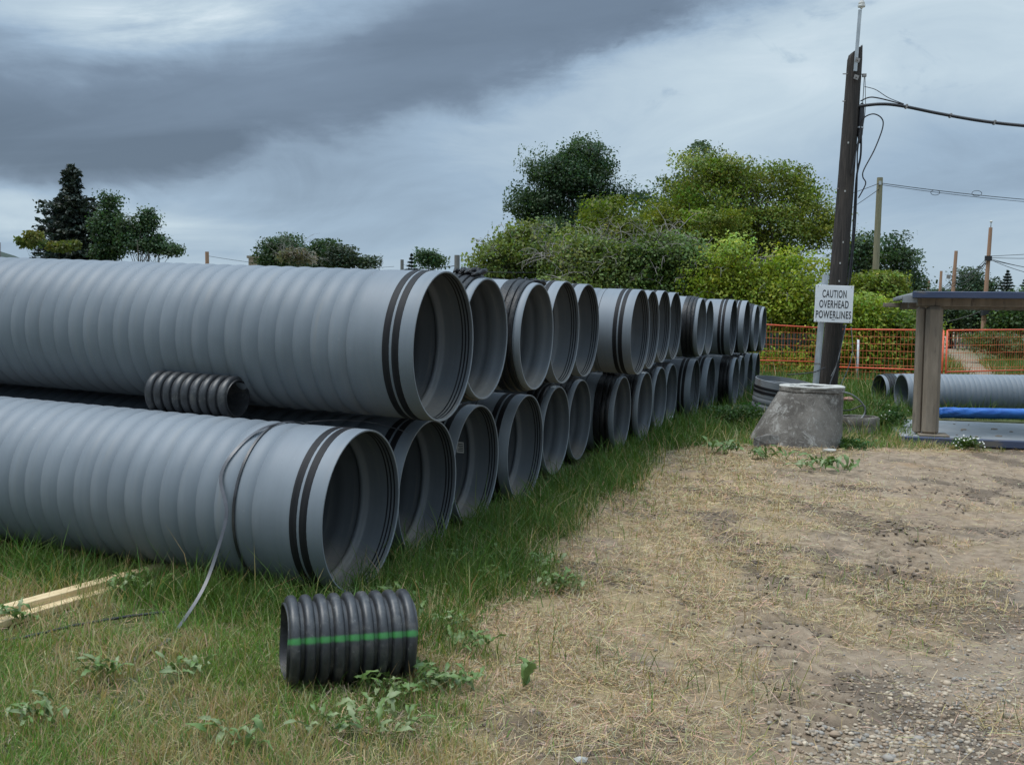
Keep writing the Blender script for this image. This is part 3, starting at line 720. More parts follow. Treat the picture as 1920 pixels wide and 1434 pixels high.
# ------------------------------------------------------------------ small black corrugated pipes
def corr_profile(L, n, rc, rv, ri):
    P = []; p = L / n
    for i in range(n):
        x = i * p
        for fx, fr in ((0.0, 0), (.13, 0), (.15, .35), (.21, .74), (.32, .95), (.45, 1), (.58, 1), (.71, .95), (.82, .74), (.88, .35), (.90, 0)):
            P.append((x + fx * p, rv + (rc - rv) * fr))
    P += [(L, rv), (L, ri), (L * .5, ri + .002), (0, ri)]
    return P
def black_pipe(name, L, n, rc, rv, ri, loc, ax, mat, label, roll=0):
    e = empty(name, loc, rot=axis_matrix(ax, roll)); tag(e, label, 'pipe', 'short black corrugated pipes')
    prof = corr_profile(L, n, rc, rv, ri); inner = prof[-3:]; outer = prof[:-3]
    wob = lambda x, r, th: (r * (1 + .006 * math.sin(2 * th + 1) + .003 * math.sin(3 * th + x * 9)), x + .004 * math.sin(3 * th + 1) * (1 if x < .001 or x > L - .001 else 0))
    me = MB().lathe_x([(0, ri)] + outer + [(L, ri)], 72, False, wob).mesh('corrugated_wall', mat); me.set_sharp_from_angle(angle=R(60)); link('corrugated_wall', me, e)
    me = MB().lathe_x([(L, ri), (L * .66, ri - .001), (L * .33, ri - .001), (0, ri)], 72, False, wob).mesh('inner_liner', mat); link('inner_liner', me, e)
    return e
bpd = Vector((.945, .32, -.015)).normalized()
black_pipe('corrugated_pipe', .605, 9, .213, .180, .172, (-1.055, 4.69, .182), bpd, black_corr('black_corrugated_striped', 2.86), 'short black corrugated pipe with a green stripe lying on the grass')
black_pipe('corrugated_pipe', .66, 9, .150, .127, .120, (-1.83, 6.78, 1.155), AX, black_corr('black_corrugated_plain', None), 'short black corrugated pipe lying on top of the strapped grey pipe')

# ------------------------------------------------------------------ straps and timbers by the first pipe
STRAP = [(-1.642, 5.83, 0.57), (-1.669, 5.74, 0.371), (-1.706, 5.58, 0.181), (-1.768, 5.315, 0.03), (-1.78, 5.105, 0.02), (-1.881, 4.77, 0.012)]
l1 = Vector((-0.900, 6.182, 0.523)); rim = MB()
def ring_strap(s, w_, r_, gap=0.0):
    prof = [(s, r_ - .004), (s, r_ + .002), (s + w_, r_ + .002), (s + w_, r_ - .004)]
    return lathe_mesh('strap', prof, M['strap'])
e = link('tie_strap', ring_strap(.585, .016, .5005)); e.location = l1; e.rotation_euler = axis_matrix(AX)
tag(e, 'thin black strap fastened round the lowest grey pipe', 'strap')
def ribbon(name, pts, w_, mat, th=.002, side=None):
    """flat strap swept along points"""
    b = MB(); pts = [Vector(p) for p in pts]
    P2 = []
    for i in range(len(pts) - 1):           # catmull-rom
        p0, p1, p2, p3 = pts[max(i - 1, 0)], pts[i], pts[i + 1], pts[min(i + 2, len(pts) - 1)]
        for k in range(6):
            t = k / 6; P2.append(.5 * ((2 * p1) + (p2 - p0) * t + (2 * p0 - 5 * p1 + 4 * p2 - p3) * t * t + (3 * p1 - p0 - 3 * p2 + p3) * t ** 3))
    P2.append(pts[-1]); V, F = [], []
    side = Vector(side) if side else Vector(AX)
    for i, p in enumerate(P2):
        tg = (P2[min(i + 1, len(P2) - 1)] - P2[max(i - 1, 0)]).normalized()
        sd = side - tg * side.dot(tg); sd.normalize(); nn = tg.cross(sd)
        for a, c in ((-1, -1), (1, -1), (1, 1), (-1, 1)): V.append(p + sd * a * w_ / 2 + nn * c * th / 2)
    for i in range(len(P2) - 1):
        for k in range(4): F.append((i * 4 + k, i * 4 + (k + 1) % 4, i * 4 + 4 + (k + 1) % 4, i * 4 + 4 + k))
    F.append((3, 2, 1, 0)); o = len(V) - 4; F.append((o, o + 1, o + 2, o + 3))
    return b.add(V, F, True).obj(name, mat, sharp=40)
def on_l1(s, ang, r_=.507):
    c = l1 + AXR * s; yy = Vector(EX); return c + (-yy * math.cos(ang) + Vector((0, 0, 1)) * math.sin(ang)) * r_
st = ribbon('loose_strap', [on_l1(.44, 2.3), on_l1(.5, 1.75), on_l1(.60, 1.25), on_l1(.67, .8), on_l1(.70, .42, .515), Vector(STRAP[0]), Vector(STRAP[1]), Vector(STRAP[2]), Vector(STRAP[3]), Vector(STRAP[4]), Vector(STRAP[5])], .022, M['strapgrey'])
tag(st, 'loose grey strap hanging off the lowest grey pipe into the grass', 'strap')
st = ribbon('slack_strap', [on_l1(.44, 1.7, .51), on_l1(.36, 2.0, .56), on_l1(.2, 2.3, .66), on_l1(.02, 2.6, .80)], .014, M['strap'])
tag(st, 'slack black strap running back under the topmost pipe', 'strap')
def gnd(x, y, dz=0.0): return (x, y, float(gz(x, y)) + dz)
cd = MB().tube([gnd(-2.75, 4.98, .012), gnd(-2.5, 5.12, .018), gnd(-2.3, 5.32, .03), gnd(-2.1, 5.50, .028), gnd(-1.95, 5.62, .02), gnd(-1.7, 5.66, .01)], .008, 8).obj('black_cord', M['cable'])
tag(cd, 'thin black cord lying in the grass beside the fresh timber', 'cord')
def board(name, a, b, w_, t_, mat, label, group=None):
    a, b = Vector(a), Vector(b); d = b - a
    o = MB().box((0, 0, 0), (d.length, w_, t_), None, .003).obj(name, mat); o.location = (a + b) / 2
    o.rotation_euler = d.to_track_quat('X', 'Z').to_euler(); return tag(o, label, 'timber', group)
board('timber_board', gnd(-3.25, 4.50, .055), gnd(-2.12, 6.66, .05), .089, .038, M['timber'], 'fresh pale timber board running under the lowest grey pipe', 'timbers under the lowest pipe')
board('timber_board', gnd(-3.12, 4.52, .022), gnd(-2.36, 6.05, .018), .089, .038, M['timber'], 'reddish timber board half buried in grass below the pale one', 'timbers under the lowest pipe')
board('timber_block', gnd(-2.95, 6.66, .045), gnd(-2.78, 7.0, .045), .09, .06, M['timber'], 'short timber block wedged under the lowest grey pipe', 'timbers under the lowest pipe')

# ------------------------------------------------------------------ concrete manhole cone, ring, upright pipe section
def rings_mesh(rings, n=48, jit=0.0, seed=1):
    """closed surface through rings of (cx, cy, z, r)"""
    rr = random.Random(seed); b = MB(); V = []; F = []
    ph = [rr.uniform(0, 6.28) for _ in range(6)]
    for (cx, cy, z, q) in rings:
        for k in range(n):
            th = 2 * math.pi * k / n
            j = 1 + jit * (math.sin(3 * th + ph[0] + z * 5) + .7 * math.sin(7 * th + ph[1] - z * 9) + .6 * math.sin(13 * th + ph[2] + z * 17) + rr.uniform(-.5, .5))
            V.append((cx + math.cos(th) * q * j, cy + math.sin(th) * q * j, z + jit * .5 * (math.sin(5 * th + ph[3]) + rr.uniform(-.6, .6))))
    m = len(rings)
    for i in range(m):
        j = (i + 1) % m
        for k in range(n): F.append((i * n + k, i * n + (k + 1) % n, j * n + (k + 1) % n, j * n + k))
    return b.add(V, F, True)
cx, cy, gzc = 4.04, 14.47, float(gz(4.04, 14.47))
prof = [(-.02, 0, -.06, .672), (0, 0, 0, .655)]
for t in (.1, .2, .35, .5, .65, .8, .92): prof.append((.25 * t, .02 * t, .78 * t, .655 - .225 * t))
prof += [(.25, .02, .735, .437), (.25, .02, .742, .452), (.25, .02, .79, .448), (.25, .02, .805, .435), (.25, .02, .806, .36), (.25, .02, .798, .315), (.25, .02, .77, .305), (.2, .02, .6, .36), (.1, .01, .3, .47), (0, 0, -.05, .55)]
o = empty('manhole_cone', (cx, cy, gzc)); rings_mesh(prof, 80, .009, 3).obj('cone_wall', M['concrete'], o, sharp=45)
rings_mesh([(.25, .02, .797, .452), (.25, .02, .815, .452), (.25, .02, .822, .43), (.25, .02, .822, .345), (.25, .02, .81, .312), (.25, .02, .79, .312), (.25, .02, .79, .40)], 72, .008, 4).obj('rim', M['palestone'], o, sharp=45)
tag(o, 'stained grey concrete manhole cone standing in the grass below the pole', 'manhole cone')
o = rings_mesh([(0, 0, -.04, .315), (0, 0, .02, .315), (0, 0, .06, .309), (0, 0, .07, .316), (0, 0, .185, .312), (0, 0, .2, .30), (0, 0, .198, .25), (0, 0, .16, .245), (0, 0, -.04, .245)], 48, .006, 5).obj('manhole_ring', M['concrete'], sharp=45)
o.location = (5.54, 16.15, float(gz(5.54, 16.15)) + .05); tag(o, 'low concrete manhole ring on the grass behind the cone', 'manhole ring')
def chunk(name, loc, size, mat, label, seed, rz=0):
    rr = random.Random(seed); V = [Vector(p) for p in ICO]
    V = [Vector((v.x * size[0] * rr.uniform(.7, 1.2), v.y * size[1] * rr.uniform(.7, 1.2), v.z * size[2] * rr.uniform(.7, 1.2))) for v in V]
    o = MB().add(V, [tuple(f) for f in ICF]).obj(name, mat); o.location = loc; o.rotation_euler = (0, 0, rz)
    return tag(o, label, 'rubble', 'concrete rubble round the cone')
chunk('concrete_chunk', gnd(3.55, 13.92, .05), (.30, .06, .13), M['concrete'], 'pale slab of broken concrete leaning on the cone foot', 3, .5)
chunk('concrete_chunk', gnd(4.27, 13.55, .03), (.10, .05, .035), M['palestone'], 'flat white scrap of concrete on the straw before the cone', 5, .1)
chunk('concrete_chunk', gnd(2.93, 13.45, .03), (.11, .07, .035), M['palestone'], 'small pale concrete lump in the grass between cone and pipes', 8, .3)
chunk('concrete_chunk', gnd(.30, 4.0, .01), (.035, .03, .018), M['palestone'], 'small white stone on the dirt close to the camera', 9, .3)
chunk('brick_scrap', gnd(6.28, 18.9, .30), (.12, .08, .05), simple('red_scrap', (.33, .17, .13), (.42, .25, .2), 9, .9), 'reddish broken block in the weeds behind the manhole ring', 10, .2)

e = empty('upright_pipe_section', (4.63, 17.45, .02), rot=(0, 0, 0)); e.rotation_euler = axis_matrix(Vector((-.10, .10, -1)))
tag(e, 'short grey pipe section standing upright behind the concrete cone', 'pipe')
e.location = (4.68, 17.43, .745)
sec = [(0, .485), (.004, .49), (.05, .49), (.10, .489), (.30, .488)] + ribs(.30, .77, .492, .476, .118) + [(.78, .47), (.78, .44), (.3, .45), (.10, .452), (.085, .47), (.03, .474), (.0, .476)]
link('pipe_body', lathe_mesh('pipe_body', sec, simple('muddy_grey_plastic', (.15, .163, .178), (.20, .216, .232), 3, .6, (1, 1, 1), .2, .004, spots=((.13, .115, .095), 2.5, .55, .70))), e)
for k in ((.115, .165), (.185, .235)): link('joint_band', lathe_mesh('joint_band', band(k[0], k[1], .4885, .4935), M['rubber']), e)

# ------------------------------------------------------------------ main utility pole
PB, PT = Vector((5.335, 17.3, -.1)), Vector((5.655, 17.3, 6.28))
def pole_at(z, dx=0.0, dy=0.0):
    t = (z - PB.z) / (PT.z - PB.z); p = PB.lerp(PT, t); p.x += .035 * math.sin(math.pi * t) * (1 if t > 0 else 0); return p + Vector((dx, dy, 0))
e = empty('utility_pole', (5.335, 17.3, float(gz(5.335, 17.3)))); tag(e, 'dark weathered wooden utility pole leaning above the caution sign', 'utility pole')
b = MB(); V = []; F = []; n = 40; m = 46; rr = random.Random(5)
gro = [rr.uniform(-1, 1) for _ in range(n)]
for i in range(m):
    z = -.1 + i / (m - 1) * 6.38; c = pole_at(z); q = .158 - .040 * i / (m - 1)
    for k in range(n):
        th = 2 * math.pi * k / n
        g = q * (1 + .035 * gro[k] + .02 * math.sin(3 * th + z * 1.3) + .012 * rr.uniform(-1, 1))
        zz = z
        if i == m - 1: zz = 6.28 + .10 * math.cos(th) + rr.uniform(-.03, .03); g *= .95
        V.append((c.x + math.cos(th) * g - e.location.x, c.y + math.sin(th) * g - e.location.y, zz - e.location.z))
for i in range(m - 1):
    for k in range(n): F.append((i * n + k, i * n + (k + 1) % n, (i + 1) * n + (k + 1) % n, (i + 1) * n + k))
F.append(tuple((m - 1) * n + k for k in range(n)))
b.add(V, F, True).obj('shaft', M['poledark'], e, sharp=50)
def part(name, mb, mat, parent, sharp=40):
    """mesh given in world coordinates, moved under its parent"""
    o = mb.obj(name, mat, parent, sharp=sharp); bpy.context.view_layer.update()
    o.matrix_parent_inverse = parent.matrix_world.inverted(); return o
part('pin_bracket', MB().box(pole_at(6.42, -.015, -.14), (.055, .02, 1.0), Matrix.Rotation(.045, 3, 'Y')), M['galv'], e)
pt = pole_at(6.93, .012, -.14); b = MB()
ins = [(0, .012), (.03, .03), (.035, .058), (.06, .062), (.075, .045), (.085, .042), (.09, .052), (.112, .05), (.12, .036), (.135, .034), (.14, 0.001)]
V = [];
for zz, q in ins:
    for k in range(20): V.append((pt.x + math.cos(k * math.pi / 10) * q, pt.y + math.sin(k * math.pi / 10) * q, pt.z + zz))
part('insulator', b.add(V, [(i * 20 + k, i * 20 + (k + 1) % 20, (i + 1) * 20 + (k + 1) % 20, (i + 1) * 20 + k) for i in range(len(ins) - 1) for k in range(20)], True), M['porcelain'], e)
for z in (6.10, 5.82):
    wsh = part('washer_plate', MB().box(pole_at(z, .0, -.150), (.075, .012, .075), Matrix.Rotation(.3, 3, 'Y')), M['bolt'], e)
    part('bolt', MB().tube([pole_at(z, 0, -.13), pole_at(z, 0, -.185)], .013, 6), M['bolt'], e)
for z, sx in ((5.9, -.19), (5.9, .19), (5.45, -.165), (4.0, -.16)):
    part('bolt', MB().tube([pole_at(z, sx * .5, -.03), pole_at(z, sx, -.03)], .010, 6), M['bolt'], e)
part('bracket', MB().box(pole_at(5.88, .17, -.03), (.06, .05, .05)), M['bolt'], e)
for z in (3.95, 4.75, 3.1, 2.75, 2.45):
    part('nail_tag', MB().box(pole_at(z, -.02 + .03 * math.sin(z * 9), -.160 + .008 * z), (.022, .012, .03)), M['palestone'], e)
sl = [pole_at(z, .155, -.06) for z in (4.75, 4.9, 5.2, 5.35, 5.42)]
part('cable_sleeve', MB().tube(sl, [.012, .045, .05, .045, .02], 10), M['cable'], e)
for z in (5.0, 5.36): part('sleeve_band', MB().tube([pole_at(z, .155, -.06), pole_at(z + .025, .156, -.06)], .054, 12), M['galv'], e)

def smooth_path(pts, k=8):
    pts = [Vector(p) for p in pts]; out = []
    for i in range(len(pts) - 1):
        p0, p1, p2, p3 = pts[max(i - 1, 0)], pts[i], pts[i + 1], pts[min(i + 2, len(pts) - 1)]
        for j in range(k):
            t = j / k; out.append(.5 * ((2 * p1) + (p2 - p0) * t + (2 * p0 - 5 * p1 + 4 * p2 - p3) * t * t + (3 * p1 - p0 - 3 * p2 + p3) * t ** 3))
    return out + [pts[-1]]
def cable(name, pts, rad, label, mat='cable', k=8, group=None, n=8):
    o = MB().tube(smooth_path(pts, k), rad, n).obj(name, M[mat]); return tag(o, label, 'cable', group)
oc = cable('overhead_cable', [(5.70, 17.24, 5.36), (6.03, 17.1, 5.375), (6.35, 17.0, 5.33), (6.89, 16.8, 5.175), (7.45, 16.5, 5.006), (7.99, 16.2, 4.881), (8.8, 15.7, 4.72), (11, 14.4, 4.45)], .026, 'thick black overhead cable leaving the dark pole', 'cable', n=10)
for p in ((6.42, 16.97, 5.315), (7.05, 16.73, 5.128), (7.62, 16.41, 4.965)):
    part('cable_clip', MB().box(p, (.025, .06, .07), Matrix.Rotation(.28, 3, 'Y')), M['bolt'], oc)
cable('support_wire', [(5.80, 17.2, 5.68), (5.95, 17.1, 5.61), (6.15, 17.05, 5.47), (6.38, 16.98, 5.36)], .006, 'thin wire slanting down onto the thick overhead cable')
cable('feeder_cable', [(5.74, 17.2, 5.44), (5.86, 17.14, 5.49), (6.02, 17.1, 5.47), (6.38, 16.98, 5.35)], .011, 'short black cable arching into the thick overhead cable')
cable('hanging_cable', [(5.60, 17.13, 4.2), (5.73, 17.15, 4.9), (5.746, 17.1, 5.114), (5.879, 17.0, 5.192), (6.031, 17.0, 5.125), (6.054, 17.0, 4.969), (5.935, 17.0, 4.619), (5.771, 17.0, 4.285), (5.757, 17.0, 4.163), (5.806, 17.0, 4.05), (5.73, 17.1, 3.83)], .0105, 'black cable hanging in a long open loop beside the pole')
cable('riser_cable', [pole_at(5.3, .15, -.07), pole_at(4.95, .17, -.07), pole_at(4.55, .19, -.07), pole_at(4.2, .15, -.07), pole_at(3.6, .155, -.07), pole_at(3.0, .16, -.09), pole_at(2.3, .13, -.12)], .017, 'thick black cable running down the side of the dark pole')
cable('riser_cable', [pole_at(5.0, .15, -.1), pole_at(4.6, .12, -.11), pole_at(4.2, .145, -.11), pole_at(3.3, .185, -.09), pole_at(2.4, .175, -.1)], .012, 'thinner black cable twisted against the riser on the pole')
cable('pole_wire', [pole_at(5.88, .175, -.05), pole_at(5.6, .20, -.05), pole_at(5.3, .22, -.05), pole_at(4.95, .19, -.06)], .005, 'thin wire looping down from the pole top bracket')
cable('pole_wire', [pole_at(5.86, .165, -.05), pole_at(5.45, .165, -.06), pole_at(5.4, .15, -.06)], .006, 'straight thin wire below the pole top bracket')
cable('down_cable', [pole_at(1.72, .13, -.16), pole_at(1.5, .10, -.2), pole_at(1.0, .01, -.3), (5.20, 16.6, .72), (5.0, 15.6, .73), (4.75, 14.9, .70)], .011, 'black cable slanting from the sign down into the manhole cone')
cable('down_cable', [pole_at(1.72, .16, -.14), pole_at(1.45, .11, -.19), pole_at(1.05, .03, -.26), pole_at(.85, -.03, -.22)], .009, 'pale grey wire slanting down the foot of the dark pole', 'greycable')
cable('stray_wire', [pole_at(1.68, .28, -.05), pole_at(1.3, .34, -.06), pole_at(1.0, .30, -.06), pole_at(.75, .22, -.05), pole_at(.45, .12, -.08)], .007, 'thin grey wire dangling in front of the orange fence', 'greycable')
cable('stray_wire', [(4.6, 16.95, .87), (5.0, 16.9, .92), (5.22, 16.95, 1.0)], .009, 'short dark wire poking out beside the galvanised post')
cable('ground_cable', [(4.72, 14.9, .74), (5.2, 15.6, .66), (5.52, 16.0, .50), (5.62, 16.1, .36), (5.56, 16.1, .23), (5.40, 16.05, .14)], .013, 'pale grey cable arching from the cone to the manhole ring', 'greycable')
cable('ground_cable', [(5.18, 16.2, .12), (5.2, 16.2, .34), (5.12, 16.1, .46)], .009, 'dark upright wire in the weeds beside the manhole cone')
cable('ground_cable', [(5.2, 16.4, .34), (5.5, 16.5, .33), (5.75, 16.5, .40), (5.76, 16.5, .05)], .010, 'dark bent rod over the weeds behind the manhole ring')

o = MB().tube([(5.045, 17.0, -.05), (5.194, 17.0, 2.546)], .052, 16).obj('sign_post', M['galv'], sharp=40); tag(o, 'galvanised steel post strapped beside the dark pole', 'post')
part('hose_clamp', MB().tube([(5.108, 17.0, 1.05), (5.110, 17.0, 1.075)], .056, 16), M['bolt'], o)

# ------------------------------------------------------------------ caution sign
e = empty('caution_sign', (5.317, 16.90, 2.06)); e.rotation_euler = (0, .022, 0)
tag(e, 'white square sign reading CAUTION OVERHEAD POWERLINES on the pole', 'sign')
MB().box((0, 0, 0), (.632, .012, .612), None, .003).obj('sign_board', M['signwhite'], e)
def text_mesh(txt, width, height, depth, bold=.016):
    cu = bpy.data.curves.new('lettering', 'FONT'); cu.body = txt; cu.extrude = 0.0; cu.offset = bold; cu.space_character = 1.12
    o = bpy.data.objects.new('tmp', cu); COL.objects.link(o); dg = bpy.context.evaluated_depsgraph_get()
    me = bpy.data.meshes.new_from_object(o.evaluated_get(dg)); bpy.data.objects.remove(o); me.name = 'lettering'
    co = np.empty(len(me.vertices) * 3); me.vertices.foreach_get('co', co); co = co.reshape(-1, 3)
    lo, hi = co.min(0), co.max(0); c = (lo + hi) / 2; sz = hi - lo
    out = np.stack([(co[:, 0] - c[0]) / sz[0] * width, np.full(len(co), depth), (co[:, 1] - c[1]) / sz[1] * height], -1)
    me.vertices.foreach_set('co', out.reshape(-1)); me.update(); return me
for txt, wd_, zc in (('CAUTION', .40, .165), ('OVERHEAD', .485, -.005), ('POWERLINES', .585, -.178)):
    me = text_mesh(txt, wd_, .128, -.0085); me.materials.append(M['signink']); lt = link('lettering', me, e); lt.location = (0, 0, zc)
for sx in (-1, 1):
    for sz_ in (-1, 1): MB().tube([(sx * .275, -.003, sz_ * .285), (sx * .275, -.011, sz_ * .285)], .008, 10).obj('rivet', M['bolt'], e)
MB().box((0, -.0075, -.262), (.05, .003, .006)).obj('wire_staple', M['signink'], e)

# ------------------------------------------------------------------ orange construction fence
def fence_panel(a, b, label, ztop, zmid=None, posts=(0, 1)):
    a, b = Vector((*a, 0)), Vector((*b, 0)); d = b - a; L = d.length
    g0 = float(gz((a.x + b.x) / 2, (a.y + b.y) / 2))
    e = empty('fence_panel', (a.x, a.y, g0), math.atan2(d.y, d.x)); tag(e, label, 'fence', 'orange construction fence panels')
    za, zb = ztop[0] - g0, ztop[1] - g0
    f = lambda t, z: za * z + (zb - za) * z * t
    MB().tube([(0, 0, f(0, 1)), (L, 0, f(1, 1))], .021, 10).obj('top_rail', M['orange'], e)
    MB().tube([(0, -.012, f(0, .395)), (L, -.012, f(1, .395))], .019, 10).obj('middle_rail', M['orange'], e)
    MB().tube([(0, 0, .05), (L, 0, .05)], .019, 10).obj('bottom_rail', M['orange'], e)
    for t in posts: MB().tube([(L * t, 0, 0), (L * t, 0, f(t, 1) - .004)], .021, 10).obj('end_post', M['orange'], e)
    w_ = MB(); n = int(L / .085)
    for i in range(1, n): w_.tube([(L * i / n, .006, .05), (L * i / n, .006, f(i / n, 1))], .0046, 4, False)
    for k in range(1, 9): w_.tube([(0, .012, f(0, k / 9)), (L, .012, f(1, k / 9))], .0052, 4, False)
    o = w_.obj('wire_mesh', M['orangewire'], e); o['kind'] = 'stuff'
    return e
fence_panel((5.2, 26.3), (8.08, 26.9), 'orange wire fence panel between the stacked pipes and the pole', (1.76, 1.64))
fence_panel((7.95, 25.4), (10.16, 24.0), 'orange wire fence panel behind the concrete manhole ring', (1.61, 1.63), posts=(0, 1))
fence_panel((10.24, 23.98), (13.2, 25.6), 'orange wire fence panel across the end of the dirt track', (1.63, 1.68))
o = MB().tube([(8.72, 25.6, 0), (8.70, 25.6, 1.36)], .03, 10).obj('steel_stake', M['galv']); tag(o, 'short galvanised stake behind the orange fence beside the pole', 'post')

# dark slatted screen behind the shrubs
e = empty('slat_screen', (6.9, 28.4, .05)); tag(e, 'dark green slatted screen half hidden behind the fence and shrubs', 'screen')
for i in range(11): MB().box((i * .16, 0, .72), (.10, .02, 1.4)).obj('slat', M['shade'], e)
MB().box((.8, .03, 1.2), (1.8, .03, .06)).obj('rail', M['shade'], e)

# ------------------------------------------------------------------ steel trench shield lying on its side
e = empty('trench_shield', (5.86, 15.0, -.03), -.26); tag(e, 'muddy blue steel trench shield with one thick upright column', 'trench shield')
MB().box((2.6, 1.5, .075), (5.2, 2.92, .07), None, .006).obj('lower_panel', M['panelsteel'], e)
MB().box((2.6, -.03, .06), (5.24, .10, .115), None, .012).obj('lower_front_rail', M['bluesteel'], e)
MB().box((-.02, 1.5, .066), (.10, 2.9, .105), None, .012).obj('lower_side_rail', M['panelsteel'], e)
for k in range(3): MB().box((.32, .55 + .5 * k, .118), (.16, .22, .012)).obj('cleat_plate', M['panelsteel'], e)
cl = MB(); cl.box((.36, .34, 1.08), (.235, .26, 1.92), None, .05)
o = cl.obj('column', M['mudsteel'], e); o.rotation_euler = (0, .0, .0)
MB().box((.19, .42, 1.08), (.12, .20, 1.9), None, .03).obj('column_rib', M['mudsteel'], e)
MB().box((.40, .30, .125), (.42, .44, .02)).obj('foot_plate', M['mudsteel'], e)
MB().box((.86, .10, .116), (.22, .16, .012)).obj('lifting_lug', M['bolt'], e)
for x_ in (4.6,): MB().box((x_, .34, 1.08), (.30, .26, 1.92), None, .05).obj('column', M['mudsteel'], e); MB().box((x_, 2.6, 1.08), (.30, .26, 1.92), None, .05).obj('column', M['mudsteel'], e)
MB().box((2.62, .06, 2.205), (5.2, .10, .098), None, .008).obj('upper_front_rail', M['bluesteel'], e)
MB().box((2.62, 1.5, 2.235), (5.1, 2.78, .03)).obj('upper_panel', M['panelsteel'], e)
MB().box((2.62, .36, 2.12), (5.0, .16, .15), None, .01).obj('cross_beam', M['mudsteel'], e)
MB().box((2.62, 1.5, 2.09), (5.0, .14, .12), None, .01).obj('cross_beam', M['mudsteel'], e)
MB().box((2.62, 2.7, 2.09), (5.0, .14, .12), None, .01).obj('cross_beam', M['mudsteel'], e)
MB().box((.07, 1.5, 2.20), (.10, 2.78, .06), None, .01).obj('upper_side_rail', M['panelsteel'], e)
for y_ in (.22,):
    hb = MB(); s2 = .09
    for c, sz_ in (((0, 0, s2 / 2), (.2, s2 + .008, .008)), ((0, 0, -s2 / 2), (.2, s2 + .008, .008)), ((0, s2 / 2, 0), (.2, .008, s2 - .008)), ((0, -s2 / 2, 0), (.2, .008, s2 - .008))):
        hb.box((.0 + c[0], y_ + c[1], 2.14 + c[2]), sz_)
    hb.obj('tube_socket', M['panelsteel'], e)
MB().box((-.02, 2.72, 2.10), (.26, .10, .07), None, .006).obj('timber_end', M['timber_old'], e)
rr = random.Random(8); 
for i in range(14):
    x_, y_ = rr.uniform(.6, 2.4), rr.uniform(.3, 2.4); s2 = rr.uniform(.015, .05)
    V = [Vector((v[0] * s2 * rr.uniform(.8, 1.6), v[1] * s2, v[2] * s2 * .4)) + Vector((x_, y_, .115)) for v in ICO]
    MB().add(V, [tuple(f) for f in ICF]).obj('mud_clod', M['mudsteel'], e)

# ------------------------------------------------------------------ pipes behind the shield
e = empty('drainage_pipe', (7.62, 19.85, .40), rot=axis_matrix((1, .01, .004))); e.scale = (.78,) * 3
tag(e, 'grey ribbed pipe with a plain cut end behind the trench shield', 'pipe', 'loose pipes behind the trench shield')
plain = [(0, .478), (.005, .486)] + ribs(.005, 7.9, .4975, .482, .13) + [(7.9, .48), (7.9, .44)] + [(4, .447), (.3, .447), (.06, .447), (.005, .447), (0, .452)]
link('pipe_body', lathe_mesh('pipe_body', plain, M['pipe']), e)
e = empty('drainage_pipe', (7.60, 21.0, .36), rot=axis_matrix((.99, .10, 0))); e.scale = (.74,) * 3
tag(e, 'grey pipe with black wrapped collar lying behind the plain cut pipe', 'pipe', 'loose pipes behind the trench shield')
link('pipe_body', ME['spigot'], e); wr = link('sealing_wrap', ME['wrap'], e); wr.scale = (1.5, 1.012, 1.012)
link('label', tag_mesh(False, -math.pi * .02, .20, .07, .05, .504), e)
b = MB(); V = []; F = []; n = 28; m = 70; rr = random.Random(6)
for i in range(m):
    x_ = 7.84 + 5.2 * (i / (m - 1)) ** 1.5; q = .098 * (1 if i > 3 else (.25, .62, .86, .98)[i]); cr_ = .10 * math.exp(-(x_ - 7.84) * 1.6) + .014
    for k in range(n):
        th = 2 * math.pi * k / n; g = q * (1 + cr_ * rr.uniform(-1, 1) + cr_ * .6 * math.sin(5 * th + x_ * 14))
        V.append((x_, 18.62 + math.cos(th) * g, .135 + math.sin(th) * g))
for i in range(m - 1):
    for k in range(n): F.append((i * n + k, (i + 1) * n + k, (i + 1) * n + (k + 1) % n, i * n + (k + 1) % n))
F.append(tuple(range(n)))
o = b.add(V, F, True).obj('wrapped_pipe', M['bluewrap'], sharp=60); tag(o, 'thin pipe wrapped in crumpled blue plastic behind the trench shield', 'pipe')

# ------------------------------------------------------------------ farther poles and wires
def far_pole(base, top, r0, r1, mat, label, name='utility_pole', group='wooden utility poles beyond the fence'):
    e = empty(name, base); tag(e, label, 'utility pole', group)
    d = Vector(top) - Vector(base)
    MB().tube([d * t for t in (0, .25, .5, .75, 1)], [r0 + (r1 - r0) * t for t in (0, .25, .5, .75, 1)], 14).obj('shaft', M[mat], e, sharp=40)
    return e
P2 = far_pole((15.90, 45, 0), (15.99, 45, 8.2), .155, .125, 'polenew', 'greenish wooden pole rising behind the caution sign trees')
MB().box((.05, -.14, 7.95), (.10, .06, .16)).obj('wire_clamp', M['galv'], P2)
P3 = far_pole((32.3, 70, 0), (32.56, 70, 8.55), .17, .12, 'polered', 'tallest reddish pole above the trench shield')
MB().tube([(.26, 0, 8.5), (.28, 0, 8.95)], .035, 8).obj('pole_pin', M['galv'], P3); MB().tube([(.28, 0, 8.9), (.28, 0, 9.02)], .09, 8).obj('insulator', M['porcelain'], P3)
MB().box((.12, -.15, 6.45), (.42, .2, .34)).obj('cable_clamp', M['cable'], P3); MB().box((.06, -.2, 2.75), (.5, .35, .4)).obj('splice_case', M['cable'], P3)
P4 = far_pole((40.75, 95, 0), (41.08, 95, 8.8), .20, .15, 'polered', 'reddish pole with a drooping wire, second from the tallest')
MB().box((-.28, 0, 6.4), (.3, .2, .35)).obj('terminal_box', M['bolt'], P4)
P5 = far_pole((50.05, 120, 0), (50.24, 120, 8.3), .2, .15, 'polered', 'thin far reddish pole left of the drooping wire pole')
